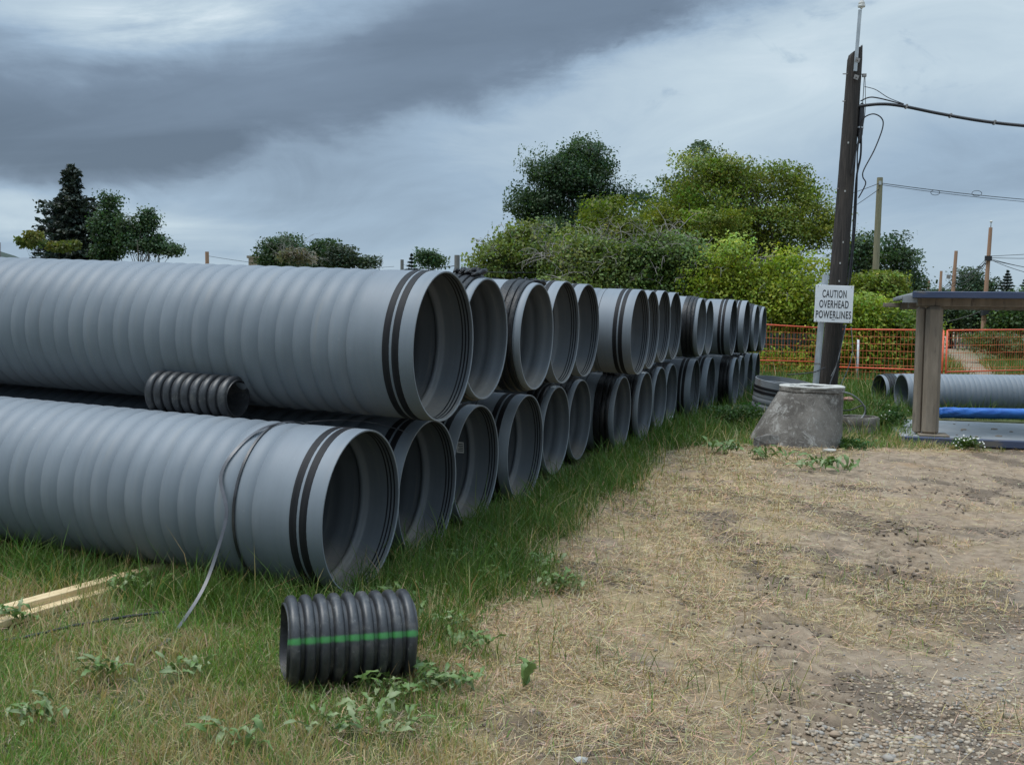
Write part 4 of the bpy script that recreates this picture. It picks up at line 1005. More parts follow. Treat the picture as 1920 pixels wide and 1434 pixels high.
P6 = far_pole((60.95, 150, 0), (61.05, 150, 8.6), .22, .16, 'polered', 'farthest shortest looking reddish pole over the shield corner')
far_pole((-29.9, 100, 0), (-30.04, 100, 8.0), .22, .18, 'polered', 'far reddish pole above the topmost pipe beside tan building')
far_pole((-12.0, 110, 0), (-12.03, 110, 8.1), .22, .18, 'polegrey', 'far grey pole above the bands of the topmost pipe')
PG = far_pole((-1.65, 30, 0), (-1.668, 30, 3.6), .085, .08, 'polegrey', 'weathered square grey post standing behind the pipe stack', 'wooden_post')
def wire(name, a, b, sag, rad, label, group='overhead wires beyond the fence'):
    a, b = Vector(a), Vector(b); pts = []
    for i in range(25):
        t = i / 24; p = a.lerp(b, t); p.z -= sag * 4 * t * (1 - t); pts.append(p)
    return tag(MB().tube(pts, rad, 6).obj(name, M['cable']), label, 'wire', group)
wire('overhead_wire', (16.0, 44.9, 7.95), (38, 49, 7.75), .45, .016, 'twisted dark wire running right from the greenish pole', None)
wire('overhead_wire', (16.0, 44.9, 7.88), (38, 49, 7.72), .50, .012, 'second strand under the twisted wire of the greenish pole', None)
wire('overhead_wire', (15.95, 44.9, 7.95), (13.2, 44, 7.0), .05, .014, 'dark wire from the greenish pole top toward the dark pole', None)
wire('overhead_wire', (15.95, 44.9, 7.7), (12.7, 44, 5.6), .05, .014, 'lower dark wire slanting from the greenish pole to the maple', None)
cb = MB()
for c_, r0 in (((18.6, 45.4, 7.64), .2), ((20.6, 45.75, 7.68), .22)):
    pts = [(c_[0] + math.cos(t) * r0, c_[1], c_[2] + math.sin(t) * r0 * .55) for t in np.linspace(0, 6.28, 20)]
    tag(MB().tube(pts, .012, 5).obj('wire_coil', M['cable']), 'small loose coil on the twisted wire nearer the pole' if c_[0] < 19 else 'small loose coil on the twisted wire farther out', 'wire', 'wire coils')
for i, (z1, z2, sg) in enumerate(((6.55, 6.55, .5), (6.5, 6.0, .7), (6.4, 5.6, .6), (6.3, 5.0, .7))):
    wire('overhead_wire', (32.4, 69.9, z1), (41.0, 94.9, z2), sg, .02, ['upper wire', 'second wire', 'third wire', 'lowest wire'][i] + ' between the tallest reddish pole and the next')
    wire('overhead_wire', (41.0, 94.9, z2), (61.0, 150, z2 - .4), sg, .028, ['upper wire', 'second wire', 'third wire', 'lowest wire'][i] + ' beyond the drooping wire pole')
for i, (z1, z2, sg) in enumerate(((6.6, 8.0, .2), (6.5, 7.8, .5), (6.45, 7.4, 1.4), (6.4, 7.6, 2.0), (6.35, 4.2, .3))):
    wire('overhead_wire', (32.5, 69.9, z1), (46, 66, z2), sg, .02, ['topmost', 'second', 'third', 'fourth', 'lowest'][i] + ' wire fanning out from the tallest reddish pole')
for i, (dx_, z2) in enumerate(((-3.6, 3.0), (-3.2, 2.8))): wire('service_wire', (32.4, 69.9, 6.2), (32.4 + dx_, 75, z2), .15, .016, ['outer', 'inner'][i] + ' service drop falling from the tallest reddish pole')
wire('service_wire', (32.4, 69.8, 3.0), (28.5, 72, 1.9), .3, .03, 'thick dark drop wire from the splice case')
wire('service_wire', (32.4, 69.8, 3.0), (42, 68, 2.7), .4, .025, 'thick dark wire from the splice case going right')
wire('overhead_wire', (-12.0, 109.9, 7.7), (-1.67, 30, 3.3), .3, .012, 'thin wire from the far grey pole to the square post', None)
wire('overhead_wire', (-1.67, 30, 3.15), (4.5, 33, 3.6), .15, .012, 'thin wire from the square post into the shrubs', None)
wire('overhead_wire', (-30.0, 100, 7.6), (-13, 111, 7.4), .6, .02, 'faint far wire between the two poles beyond the topmost pipe', None)

# white picket fence and far building
e = empty('picket_fence', (34.5, 80, 0), -.1); tag(e, 'white picket fence below the trees at the end of the track', 'fence')
for i in range(46): MB().box((i * .30, 0, .85), (.20, .03, 1.5 + .12 * math.sin(i * 1.7))).obj('picket', M['fencewhite'], e)
MB().box((6.8, .05, 1.2), (13.8, .04, .1)).obj('rail', M['fencewhite'], e); MB().box((6.8, .05, .5), (13.8, .04, .1)).obj('rail', M['fencewhite'], e)
e = empty('building', (-32.6, 132, 0)); tag(e, 'tan clad tower block top peeking over the topmost pipe', 'building')
MB().box((-.2, 0, 4.6), (2.2, 3, 9.2)).obj('wall', M['build'], e); MB().box((-.2, 0, 9.35), (2.6, 3.3, .3)).obj('roof', M['timber_old'], e)
for k in range(3): MB().box((-.2, -1.53, 7.6 + .5 * k), (2.2, .05, .08)).obj('cladding_joint', M['timber_old'], e)
rl = MB()
for x_ in (-.6, 0, .6): rl.tube([(x_, 0, 9.5), (x_, 0, 10.2)], .04, 5)
rl.tube([(-.6, 0, 10.2), (.6, 0, 10.2)], .04, 5); rl.obj('roof_railing', M['bolt'], e)
o = MB().tube([(-100.5, 200, 0), (-100.5, 200, 15.5)], .07, 6).obj('radio_mast', M['cable']); tag(o, 'thin far radio mast above the wooded ridge', 'mast')

# ------------------------------------------------------------------ trees and shrubs
def leaf_quads(r, P, Nn, size, col, aspect=.62):
    n = len(P); Nn = Nn / np.linalg.norm(Nn, axis=1, keepdims=True)
    t = r.normal(size=(n, 3)); u = np.cross(Nn, t); u /= np.linalg.norm(u, axis=1, keepdims=True) + 1e-9; v = np.cross(Nn, u)
    s = size[:, None]
    V = np.stack([P - u * s * .5, P - v * s * .5 * aspect + u * s * .05, P + u * s * .5, P + v * s * .5 * aspect + u * s * .05 + Nn * s * .08], 1)
    return V.reshape(-1, 3), np.repeat(col, 4, 0)
def crown_points(r, lobes, n, per, clump_r, shell=.5):
    lob = np.array(lobes); wt = (lob[:, 3] * lob[:, 4] * lob[:, 5]) ** (2 / 3.); nc = max(6, n // per)
    li = r.choice(len(lob), nc, p=wt / wt.sum())
    d = r.normal(size=(nc, 3)); d /= np.linalg.norm(d, axis=1, keepdims=True)
    rad = shell + (1 - shell) * r.random(nc) ** .7
    C = lob[li, :3] + d * rad[:, None] * lob[li, 3:6] * r.uniform(.8, 1.04, nc)[:, None]
    cnt = r.poisson(per, nc); ci = np.repeat(np.arange(nc), cnt)
    cr = clump_r * r.uniform(.6, 1.5, nc)
    P = C[ci] + np.clip(r.normal(size=(len(ci), 3)), -1.4, 1.4) * cr[ci][:, None] * np.array([1, 1, .5])
    cn = d * .6 + np.array([0, 0, .5]) + r.normal(size=(nc, 3)) * .45
    N_ = cn[ci] + r.normal(size=(len(ci), 3)) * .45
    return C, P, N_, ci
def sublobes(r, lobes, up):
    out = []
    for q in lobes:
        out.append((q[0], q[1], q[2], q[3] * .92, q[4] * .92, q[5] * .92))
        for k in range(7):
            d = r.normal(size=3); d /= np.linalg.norm(d); d[2] = d[2] * .8 + .15; f = r.uniform(.28, .5)
            out.append((q[0] + d[0] * q[3] * .8, q[1] + d[1] * q[4] * .8, q[2] + d[2] * q[5] * .8, q[3] * f, q[4] * f, q[5] * f * up))
    return out
def leaf_color(r, n, ci, base, var=.28, yellow=.0):
    base = np.array(base); nc = ci.max() + 1
    f = (1 + var * (r.random(nc) * 2 - 1))[ci] * r.uniform(.75, 1.25, n)
    c = base[None] * f[:, None]; hue = r.normal(0, .09, nc)[ci] + r.normal(0, .07, n)
    c[:, 0] *= 1 + hue * 1.3; c[:, 2] *= 1 - hue * .5
    if yellow: k = r.random(n) < yellow; c[k] = np.array([.30, .23, .04]) * r.uniform(.7, 1.1, k.sum())[:, None]
    return np.clip(c, .004, .9)
def limb_path(a, b, r, sag=.12, k=5):
    a, b = np.array(a), np.array(b); L = np.linalg.norm(b - a); pts = []
    mid = r.normal(size=3) * L * sag * .5
    for i in range(k + 1):
        t = i / k; p = a * (1 - t) + b * t + mid * 4 * t * (1 - t) * .5; p[2] += L * .10 * math.sin(math.pi * t); pts.append(p)
    return pts
def tree(name, label, base, lobes, n, leaf, col, seed, per=95, clump=.32, trunk=.16, limbs=24, yellow=0., group=None, cat='tree', twigs=0, shell=.5, var=.42, lean=0.0, stems=1, twig_h=1.0, mat='leaf', fork=.18, up=1.0, flowers=0):
    r = np.random.default_rng(seed); e = empty(name, (base[0], base[1], float(gz(base[0], base[1])) - .05)); tag(e, label, cat, group)
    lobes = sublobes(r, lobes, up)
    lb = [(q[0] - base[0], q[1] - base[1], q[2], q[3], q[4], q[5]) for q in lobes]
    clump = clump * (1.25 if per > 60 else 1.0)
    C, P, N_, ci = crown_points(r, lb, n, per, clump, shell)
    ok = P[:, 2] > .02; P, N_, ci = P[ok], N_[ok], ci[ok]
    V, c = leaf_quads(r, P, N_, leaf * r.uniform(.65, 1.3, len(P)), leaf_color(r, len(P), ci, col, var, yellow))
    cr = link('crown', np_mesh('crown', V, quads=np.arange(len(V)).reshape(-1, 4), mat=M[mat], col=c), e)
    if flowers:
        fi = r.choice(len(P), flowers); V, c = leaf_quads(r, P[fi] + np.array([0, -.02, .03]), np.tile((0, -.4, 1.), (flowers, 1)) + r.normal(size=(flowers, 3)) * .3, np.full(flowers, .028), np.ones((flowers, 3)), 1.0)
        o_ = link('blossoms', np_mesh('blossoms', V, quads=np.arange(len(V)).reshape(-1, 4), mat=M['blossom']), e); o_['kind'] = 'stuff'
    top = C[:, 2].max(); b = MB(); wood = []
    ax_ = C[:, :2].mean(0)
    for s in range(stems):
        off = r.normal(size=2) * (.0 if stems == 1 else trunk * 3)
        H = top * (.82 if stems == 1 else r.uniform(.55, .85)); tx, ty = (ax_ * .8 + np.clip(off * 2.2, -1.0, 1.0) * (stems > 1))
        pts = [(off[0] + (tx - off[0]) * t ** 1.3 + r.normal() * trunk * .35 * (t > 0), off[1] + (ty - off[1]) * t ** 1.3, H * t) for t in np.linspace(0, 1, 8)]
        b.tube(pts, [trunk * (1 - .85 * t) for t in np.linspace(0, 1, 8)], 9); wood.append(pts)
    for i in r.choice(len(C), min(limbs, len(C)), replace=False):
        pts = wood[r.integers(len(wood))]; tz = C[i][2]
        j = int(np.clip(np.searchsorted([q[2] for q in pts], max(tz * r.uniform(.35, .75), pts[-1][2] * fork)), 1, 6)); f = 1 - .85 * j / 7
        b.tube(limb_path(pts[j], C[i], r), [trunk * f * .45, trunk * f * .34, trunk * f * .26, trunk * f * .18, trunk * f * .11, .008], 5, False)
    b.obj('trunk', M['bark'], e)
    if twigs:
        tb = MB(); lo = np.array(lb)
        for i in range(twigs):
            q = lo[r.integers(len(lo))]; d = r.normal(size=3); d[2] = abs(d[2]) * .8; d[1] = -abs(d[1]) * .7; d /= np.linalg.norm(d)
            p0 = q[:3] + d * q[3:6] * .55; L = r.uniform(.5, 1.3) * twig_h
            dr = d * .5 + r.normal(size=3) * .6; dr[2] += .15; dr /= np.linalg.norm(dr); pts = [p0]
            for k in range(5): dr = dr + r.normal(size=3) * .22 + np.array([0, 0, -.07 * k]); dr /= np.linalg.norm(dr); pts.append(pts[-1] + dr * L / 5)
            tb.tube(pts, [.016, .013, .011, .009, .007, .004], 4, False)
            for k in (2, 3, 4):
                d2 = r.normal(size=3); d2 /= np.linalg.norm(d2); tb.tube([pts[k], pts[k] + d2 * L * .16, pts[k] + d2 * L * .26 + r.normal(size=3) * .05], [.007, .006, .003], 4, False)
        tb.obj('dead_twigs', M['twig'], e)
    return e
def spruce(name, label, base, H, Rb, seed, col=(.030, .046, .034), n=30, dens=1.0, group=None, prof=None, zmin=.04):
    r = np.random.default_rng(seed); e = empty(name, (base[0], base[1], float(gz(*base)) - .05)); tag(e, label, 'tree', group)
    P, D, S, K = [], [], [], []; b = MB(); lev = int(n)
    for i in range(lev):
        t = zmin + (1 - zmin) * i / lev; z = H * t
        L = Rb * (1 - t) ** .85 * (1 + .12 * math.sin(t * 23 + seed))
        if prof: L = float(np.interp(H - z, [p[0] for p in prof], [p[1] for p in prof])) * (1 + .1 * math.sin(t * 60))
        nb = int(6 + 5 * (1 - t)); a0 = r.uniform(0, 6.28)
        for k in range(nb):
            a = a0 + 6.283 * k / nb + r.normal() * .2; l_ = L * r.uniform(.6, 1.15); dz = -.18 * l_ * (1 - t) + .15 * l_ * t
            d = np.array([math.cos(a), math.sin(a), 0.])
            tip = d * l_ + np.array([0, 0, z + dz - .02 * l_])
            b.tube([(0, 0, z), tuple(d * l_ * .5 + np.array([0, 0, z + dz * .35])), tuple(tip)], [.03, .02, .006], 4, False)
            m = int((10 + 40 * l_ / Rb) * dens)
            f = r.uniform(.18, 1.03, m); q = d[None] * (l_ * f)[:, None] + np.stack([r.normal(size=m) * .16 * l_ * (1.1 - f * .7), r.normal(size=m) * .16 * l_ * (1.1 - f * .7), z + dz * f ** 1.5 + r.normal(size=m) * .05 * H / 10 - .04 * l_], -1)
            P.append(q); D.append(np.repeat(d[None], m, 0)); K.append(np.full(m, len(P)))
    P, D, K = np.concatenate(P), np.concatenate(D), np.concatenate(K); m = len(P)
    N_ = np.array([0, 0, 1.]) + r.normal(size=(m, 3)) * .7
    c = leaf_color(r, m, K, col, .30); V, c = leaf_quads(r, P, N_, .30 * H / 10 * r.uniform(.6, 1.3, m), c, .42)
    link('crown', np_mesh('crown', V, quads=np.arange(len(V)).reshape(-1, 4), mat=M['needle'], col=c), e)
    b.tube([(0, 0, z) for z in np.linspace(0, H * .99, 8)], [.22 * H / 10 * (1 - .93 * t) for t in np.linspace(0, 1, 8)], 9); b.obj('trunk', M['bark'], e)
    return e

DARK, MID, MAPLE, BRIGHT, OLIVE = (.052, .092, .042), (.06, .108, .034), (.165, .205, .030), (.25, .30, .034), (.145, .19, .05)
tree('poplar_tree', 'tall dark green poplar behind the middle of the pipe row', (2.61, 46), [(3.1, 46.32, 8.51, 0.97, 0.88, 1.09), (3.22, 46.06, 7.76, 1.45, 1.31, 1.21), (1.78, 45.98, 7.73, 1.16, 1.04, 1.16), (2.65, 46.03, 6.33, 2.05, 1.85, 1.57), (1.09, 46.2, 6.56, 1.09, 0.98, 1.21), (4.5, 46.3, 6.98, 0.87, 0.79, 0.73), (2.31, 45.87, 4.64, 2.29, 2.06, 1.44), (0.48, 45.87, 6.52, 0.67, 0.61, 0.77), (2.29, 45.94, 8.32, 0.72, 0.65, 0.96)], n=59500, leaf=0.123, col=DARK, seed=1, up=1.5, clump=0.26, trunk=0.22, limbs=40, per=90)
tree('maple_tree', 'broad yellow green maple left of the dark pole', (8.98, 40), [(7.22, 40.35, 7.08, 1.31, 1.18, 1.06), (8.8, 39.9, 7.14, 1.47, 1.32, 0.94), (10.41, 40.08, 6.68, 1.22, 1.1, 1.05), (6.29, 40.26, 6.01, 1.06, 0.95, 1.16), (7.96, 39.62, 5.36, 1.98, 1.78, 1.46), (10.13, 40.02, 5.22, 1.58, 1.42, 1.26), (11.7, 40.05, 5.45, 0.88, 0.79, 1.16), (9.72, 40.72, 3.79, 2.35, 2.12, 1.07), (6.93, 39.45, 4.1, 1.66, 1.49, 0.93), (12.47, 39.81, 5.03, 0.63, 0.56, 0.73), (5.73, 39.92, 5.35, 0.63, 0.57, 0.73)], n=66500, leaf=0.116, col=MAPLE, seed=2, clump=0.3, trunk=0.18, limbs=70, per=100, stems=4, yellow=0.012)
tree('poplar_tree', 'dark tree whose tip shows just above the maple', (8.63, 50), [(9.03, 50.19, 9.55, 0.68, 0.62, 0.63), (8.68, 49.91, 8.35, 1.31, 1.18, 1.18), (7.44, 50.08, 7.06, 1.31, 1.18, 1.18), (9.37, 50.59, 6.62, 2.39, 2.15, 1.59)], n=15750, leaf=0.154, col=DARK, seed=3, clump=0.34, limbs=20)
tree('maple_tree', 'small light green maple between the poplar and broad maple', (3.67, 37), [(3.58, 37.04, 5.35, 0.78, 0.7, 0.58), (3.86, 36.8, 4.66, 0.97, 0.87, 0.68), (2.83, 37.1, 4.48, 0.97, 0.88, 0.78), (4.41, 37.3, 4.13, 0.98, 0.88, 0.78)], n=15750, leaf=0.123, col=MAPLE, seed=4, clump=0.28, limbs=24, trunk=0.12, stems=2)
tree('shrub', 'mid green shrub behind the third upper pipe', (0.05, 33), [(-0.32, 32.81, 3.6, 0.59, 0.53, 0.62), (0.46, 33.1, 3.89, 0.73, 0.66, 0.66), (0.8, 32.78, 3.28, 0.86, 0.77, 0.69), (-0.65, 32.98, 3.1, 0.62, 0.56, 0.48), (-0.05, 33.12, 2.76, 1.04, 0.94, 0.63)], n=17500, leaf=0.116, col=OLIVE, seed=5, clump=0.26, limbs=20, trunk=0.07, stems=4, cat='shrub', twigs=60, group='shrubs behind the pipe stack')
tree('shrub', 'tangled shrub with grey dead twigs behind the fourth and fifth upper pipes', (2.29, 31), [(1.58, 31.2, 3.05, 0.82, 0.74, 0.56), (2.38, 31.01, 3.38, 0.98, 0.88, 0.62), (3.16, 30.74, 3.06, 0.97, 0.87, 0.65), (2.05, 30.7, 2.56, 1.13, 1.02, 0.55)], n=17500, leaf=0.108, col=OLIVE, seed=6, clump=0.26, limbs=20, trunk=0.07, stems=4, cat='shrub', twigs=150, group='shrubs behind the pipe stack')
tree('shrub', 'tangled shrub with many dead twigs under the small maple', (4.66, 31), [(4.04, 31.32, 3.42, 0.99, 0.89, 0.66), (4.8, 31.04, 3.58, 0.95, 0.85, 0.65), (4.49, 30.98, 2.68, 1.14, 1.02, 0.65), (5.3, 31.01, 3.1, 0.81, 0.73, 0.65)], n=19250, leaf=0.108, col= (.095, .145, .032), seed=7, clump=0.26, limbs=20, trunk=0.07, stems=4, cat='shrub', twigs=150, group='shrubs behind the pipe stack')
tree('shrub', 'bright lime shrub above the far end of the upper pipes', (6.34, 30), [(5.8, 30.23, 2.92, 0.79, 0.71, 0.71), (6.49, 29.8, 3.22, 0.78, 0.7, 0.63), (6.41, 30.04, 2.29, 0.95, 0.85, 0.79), (7.18, 29.99, 2.46, 0.79, 0.71, 0.87), (5.83, 30.25, 2.13, 0.79, 0.71, 0.64)], n=21000, leaf=0.1, col=BRIGHT, up=1.6, seed=8, clump=0.24, limbs=20, trunk=0.06, stems=5, cat='shrub', group='lime shrubs along the fence', twigs=20)
tree('shrub', 'bright lime shrub left of the caution sign', (7.99, 29.5), [(7.53, 29.57, 2.92, 0.7, 0.63, 0.7), (8.22, 29.27, 2.76, 0.69, 0.62, 0.77), (7.81, 29.37, 2.0, 0.85, 0.76, 0.77), (8.58, 29.38, 2.01, 0.62, 0.56, 0.77), (7.44, 29.63, 1.22, 0.78, 0.7, 0.93), (8.37, 29.6, 0.92, 0.78, 0.7, 0.93)], n=26250, leaf=0.1, col=BRIGHT, up=1.6, seed=9, clump=0.24, limbs=20, trunk=0.06, stems=5, cat='shrub', group='lime shrubs along the fence', twigs=15)
tree('shrub', 'low lime shrub behind the fence between pipes and pole', (8.01, 28.6), [(7.26, 28.82, 0.47, 0.76, 0.68, 0.61), (8.06, 28.41, 0.36, 0.75, 0.67, 0.6), (8.7, 28.62, 0.96, 0.6, 0.54, 0.9)], n=12250, leaf=0.092, col=BRIGHT, up=1.6, seed=10, clump=0.22, limbs=12, trunk=0.04, stems=4, cat='shrub', group='lime shrubs along the fence')
tree('shrub', 'lime shrub directly right of the caution sign', (9.73, 28.6), [(9.37, 28.49, 2.01, 0.67, 0.61, 0.52), (9.87, 28.59, 1.57, 0.75, 0.68, 0.68), (9.38, 28.4, 0.97, 0.67, 0.6, 0.75), (10.31, 28.52, 0.98, 0.75, 0.67, 0.67)], n=21000, leaf=0.1, col=BRIGHT, up=1.6, seed=11, clump=0.24, limbs=14, trunk=0.05, stems=5, cat='shrub', group='lime shrubs along the fence')
tree('shrub', 'lime shrub behind the fence left of the steel column', (10.79, 28.4), [(10.76, 28.6, 1.89, 0.6, 0.54, 0.53), (10.93, 28.21, 1.3, 0.59, 0.53, 0.67), (10.77, 28.51, 0.69, 0.67, 0.61, 0.52), (10.14, 28.39, 0.39, 0.75, 0.67, 0.42), (11.37, 28.52, 0.55, 0.37, 0.34, 0.45)], n=17500, leaf=0.1, col=(.14, .195, .03), seed=12, clump=0.24, limbs=14, trunk=0.05, stems=5, cat='shrub', group='lime shrubs along the fence')
tree('maple_tree', 'small olive maple in front of the greenish pole', (14.70, 38), [(13.23, 37.94, 3.12, 0.6, 0.54, 0.4), (14.03, 37.97, 3.33, 0.56, 0.5, 0.4), (13.65, 37.97, 2.83, 0.8, 0.72, 0.36)], n=7875, leaf=0.123, col=MAPLE, seed=13, clump=0.24, limbs=14, trunk=0.06, per=34)
tree('poplar_tree', 'dark poplar behind the greenish pole', (21.34, 62), [(20.93, 61.91, 6.26, 0.72, 0.64, 1.24), (20.94, 62.44, 4.67, 1.31, 1.18, 1.64), (22.14, 62.47, 3.39, 1.48, 1.33, 1.64)], n=14000, leaf=0.185, col=(.048,.082,.038), seed=14, clump=0.4, limbs=20, trunk=0.16)
tree('poplar_tree', 'pointed poplar right of the greenish pole', (22.52, 60), [(22.32, 59.96, 6.46, 0.5, 0.45, 0.88), (22.32, 59.82, 5.2, 0.94, 0.85, 1.41), (22.71, 59.72, 3.65, 1.19, 1.07, 1.57), (22.06, 60.41, 2.71, 1.43, 1.28, 1.27), (23.5, 60.03, 2.73, 0.63, 0.57, 1.26)], n=15750, leaf=0.185, col=(.052,.088,.040), seed=15, clump=0.4, limbs=24, trunk=0.16)
tree('poplar_tree', 'far poplar between the two reddish poles', (45.26, 100), [(45.02, 99.97, 6.37, 1.05, 0.94, 1.05), (44.76, 100.39, 4.55, 1.48, 1.33, 1.84), (45.99, 99.69, 5.08, 0.94, 0.85, 1.83)], n=8750, leaf=0.277, col=(.05,.085,.045), seed=16, clump=0.6, limbs=14, trunk=0.2)
tree('broadleaf_tree', 'far round tree above the corner of the steel shield', (53.71, 130), [(53.78, 129.73, 5.33, 1.5, 1.35, 1.5), (54.89, 130.0, 5.69, 1.09, 0.98, 1.09), (52.46, 129.74, 4.29, 1.09, 0.98, 1.23)], n=7000, leaf=0.323, col=(.05,.085,.042), seed=17, clump=0.7, limbs=10, trunk=0.22)
tree('broadleaf_tree', 'dark tree under the shield panel beside the column', (34.40, 80), [(34.26, 80.0, 2.7, 1.18, 1.06, 0.92), (35.44, 79.79, 2.3, 1.26, 1.13, 0.84), (33.49, 80.1, 2.06, 1.05, 0.95, 0.93)], n=10500, leaf=0.231, col=(.035,.062,.028), seed=18, clump=0.5, limbs=14, trunk=0.2)
tree('broadleaf_tree', 'dark tree behind the tallest reddish pole', (36.19, 78), [(36.01, 77.9, 2.71, 1.23, 1.1, 1.02), (37.19, 77.78, 2.33, 1.14, 1.03, 0.9), (35.36, 77.76, 2.09, 1.02, 0.92, 0.73)], n=10500, leaf=0.231, col=(.04,.07,.03), seed=19, clump=0.5, limbs=14, trunk=0.2)
tree('broadleaf_tree', 'green tree at the edge above the picket fence', (34.72, 70), [(34.46, 69.81, 2.64, 1.17, 1.06, 1.03), (35.81, 69.99, 3.03, 1.47, 1.32, 1.65), (33.9, 69.73, 2.09, 0.92, 0.82, 0.55)], n=12250, leaf=0.216, col=(.06,.105,.032), seed=20, clump=0.5, limbs=14, trunk=0.2)
spruce('spruce_tree', 'dark spruce beside the tallest reddish pole', (45.96, 95), 7.27, 2.29, seed=21, n=26, dens=3.2)
spruce('spruce_tree', 'dark spruce at the edge of view above the shield', (45.21, 90), 6.44, 2.27, seed=22, n=26, dens=3.2)
tree('shrub', 'weedy brush along the far side of the dirt track', (23.28, 48), [(22.38, 48.03, 1.07, 1.01, 0.91, 0.35), (23.26, 47.74, 0.84, 1.0, 0.9, 0.5), (24.21, 48.11, 0.59, 0.76, 0.68, 0.56)], n=8750, leaf=0.123, col=(.09,.125,.04), seed=23, clump=0.3, limbs=10, trunk=0.05, cat='shrub', stems=3)
spruce('spruce_tree', 'big dark spruce standing left above the topmost pipe', (-25.96, 60), 10.01, 1.76, seed=24, n=60, dens=1.6, col=(0.042, 0.058, 0.046), prof=[(0, 0.05), (0.25, 0.28), (0.6, 0.62), (0.95, 0.5), (1.2, 0.66), (1.5, 0.38), (1.8, 0.8), (2.2, 1.35), (2.8, 1.7), (3.4, 1.65), (4.0, 1.95), (4.7, 2.05), (10, 2.6)])
tree('broadleaf_tree', 'slim dark tree right beside the big spruce', (-23.06, 58), [(-23.02, 58.04, 7.44, 0.43, 0.38, 0.79), (-22.93, 57.78, 6.22, 0.67, 0.6, 1.03), (-22.92, 57.88, 5.03, 0.79, 0.71, 0.91), (-23.38, 57.94, 6.53, 0.3, 0.27, 0.76)], n=8750, leaf=0.169, col=DARK, seed=25, clump=0.3, limbs=24, trunk=0.12, per=30)
tree('broadleaf_tree', 'sparse dark tree, second right of the big spruce', (-20.50, 57), [(-21.52, 57.01, 6.18, 0.36, 0.32, 0.72), (-20.83, 56.91, 6.18, 0.36, 0.32, 0.72), (-20.35, 57.06, 6.43, 0.42, 0.38, 0.78), (-21.04, 56.89, 5.14, 0.78, 0.7, 0.66), (-20.13, 57.26, 5.18, 0.84, 0.76, 0.66), (-19.11, 56.9, 4.96, 0.48, 0.43, 0.42)], n=9100, leaf=0.162, col=DARK, seed=26, clump=0.26, limbs=30, trunk=0.12, per=26, stems=3, shell=0.2)
tree('shrub', 'yellowish bush top left of the big spruce', (-16.51, 36), [(-17.24, 35.99, 3.84, 0.11, 0.1, 0.15), (-16.85, 35.96, 3.8, 0.19, 0.17, 0.17), (-16.05, 35.94, 3.74, 0.26, 0.24, 0.13), (-15.5, 36.05, 3.72, 0.19, 0.17, 0.09), (-16.9, 36.0, 4.07, 0.06, 0.05, 0.17)], n=1800, leaf=0.132, col=(.12,.14,.04), seed=27, clump=0.12, limbs=10, trunk=0.05, cat='shrub', stems=3)
tree('poplar_tree', 'far green poplar next to the tan building', (-21.51, 92), [(-21.52, 91.94, 7.4, 0.72, 0.65, 0.82), (-21.5, 91.84, 6.25, 0.87, 0.78, 1.21)], n=6300, leaf=0.254, col=(.05,.088,.035), seed=28, clump=0.5, limbs=12, trunk=0.2, group='poplars beyond the topmost pipe')
tree('poplar_tree', 'far green poplar, second from the tan building', (-20.48, 94), [(-20.58, 94.2, 7.76, 0.74, 0.67, 0.89), (-20.37, 93.93, 6.47, 0.99, 0.89, 1.23)], n=6300, leaf=0.254, col=(.05,.088,.035), seed=29, clump=0.5, limbs=12, trunk=0.2, group='poplars beyond the topmost pipe')
tree('shrub', 'bare brownish brush before the far poplars', (-17.23, 80), [(-17.69, 80.03, 6.01, 0.34, 0.3, 0.59), (-16.83, 79.89, 6.1, 0.34, 0.3, 0.5), (-18.18, 79.95, 5.92, 0.29, 0.26, 0.42), (-16.21, 79.92, 5.94, 0.42, 0.38, 0.38)], n=1575, leaf=0.231, col=(.17,.15,.11), seed=30, clump=0.3, limbs=20, trunk=0.08, cat='shrub', twigs=40, twig_h=2.0)
tree('broadleaf_tree', 'far round green tree, third from the tan building', (-16.95, 90), [(-16.84, 89.71, 7.04, 0.94, 0.85, 0.85), (-17.06, 89.93, 6.21, 1.23, 1.1, 0.94)], n=6300, leaf=0.254, col=(.055,.09,.045), seed=31, clump=0.5, limbs=12, trunk=0.2, group='poplars beyond the topmost pipe')
tree('broadleaf_tree', 'far dark tree, last in the group beyond the topmost pipe', (-14.09, 88), [(-15.08, 88.21, 6.75, 0.65, 0.58, 0.65), (-14.63, 88.04, 6.06, 0.92, 0.83, 0.65), (-12.56, 87.99, 6.08, 0.65, 0.58, 0.32)], n=5600, leaf=0.246, col=(.042,.062,.036), seed=32, clump=0.5, limbs=12, trunk=0.2, group='poplars beyond the topmost pipe')
spruce('spruce_tree', 'tiny far spruce above the black bands of the topmost pipe', (-8.50, 85), 6.87, 1.87, seed=33, n=22, dens=2.5)
tree('broadleaf_tree', 'tiny far tree beside the tiny spruce', (-6.84, 84), [(-7.16, 83.94, 6.22, 0.53, 0.48, 0.44), (-6.52, 84.15, 6.06, 0.44, 0.4, 0.35)], n=2625, leaf=0.231, col=DARK, seed=34, clump=0.4, limbs=8, trunk=0.15)
tree('weed_clump', 'tall green weeds right of the manhole ring', (6.08, 16.6), [(6.06, 16.62, 0.06, 0.23, 0.2, 0.19), (6.23, 16.53, 0.24, 0.21, 0.19, 0.19), (5.96, 16.57, -0.2, 0.21, 0.19, 0.14)], n=5000, leaf=0.045, col=(.06,.115,.03), seed=35, flowers=26, clump=0.07, limbs=20, trunk=0.008, cat='weed', stems=6, group='bushy weeds round the concrete')
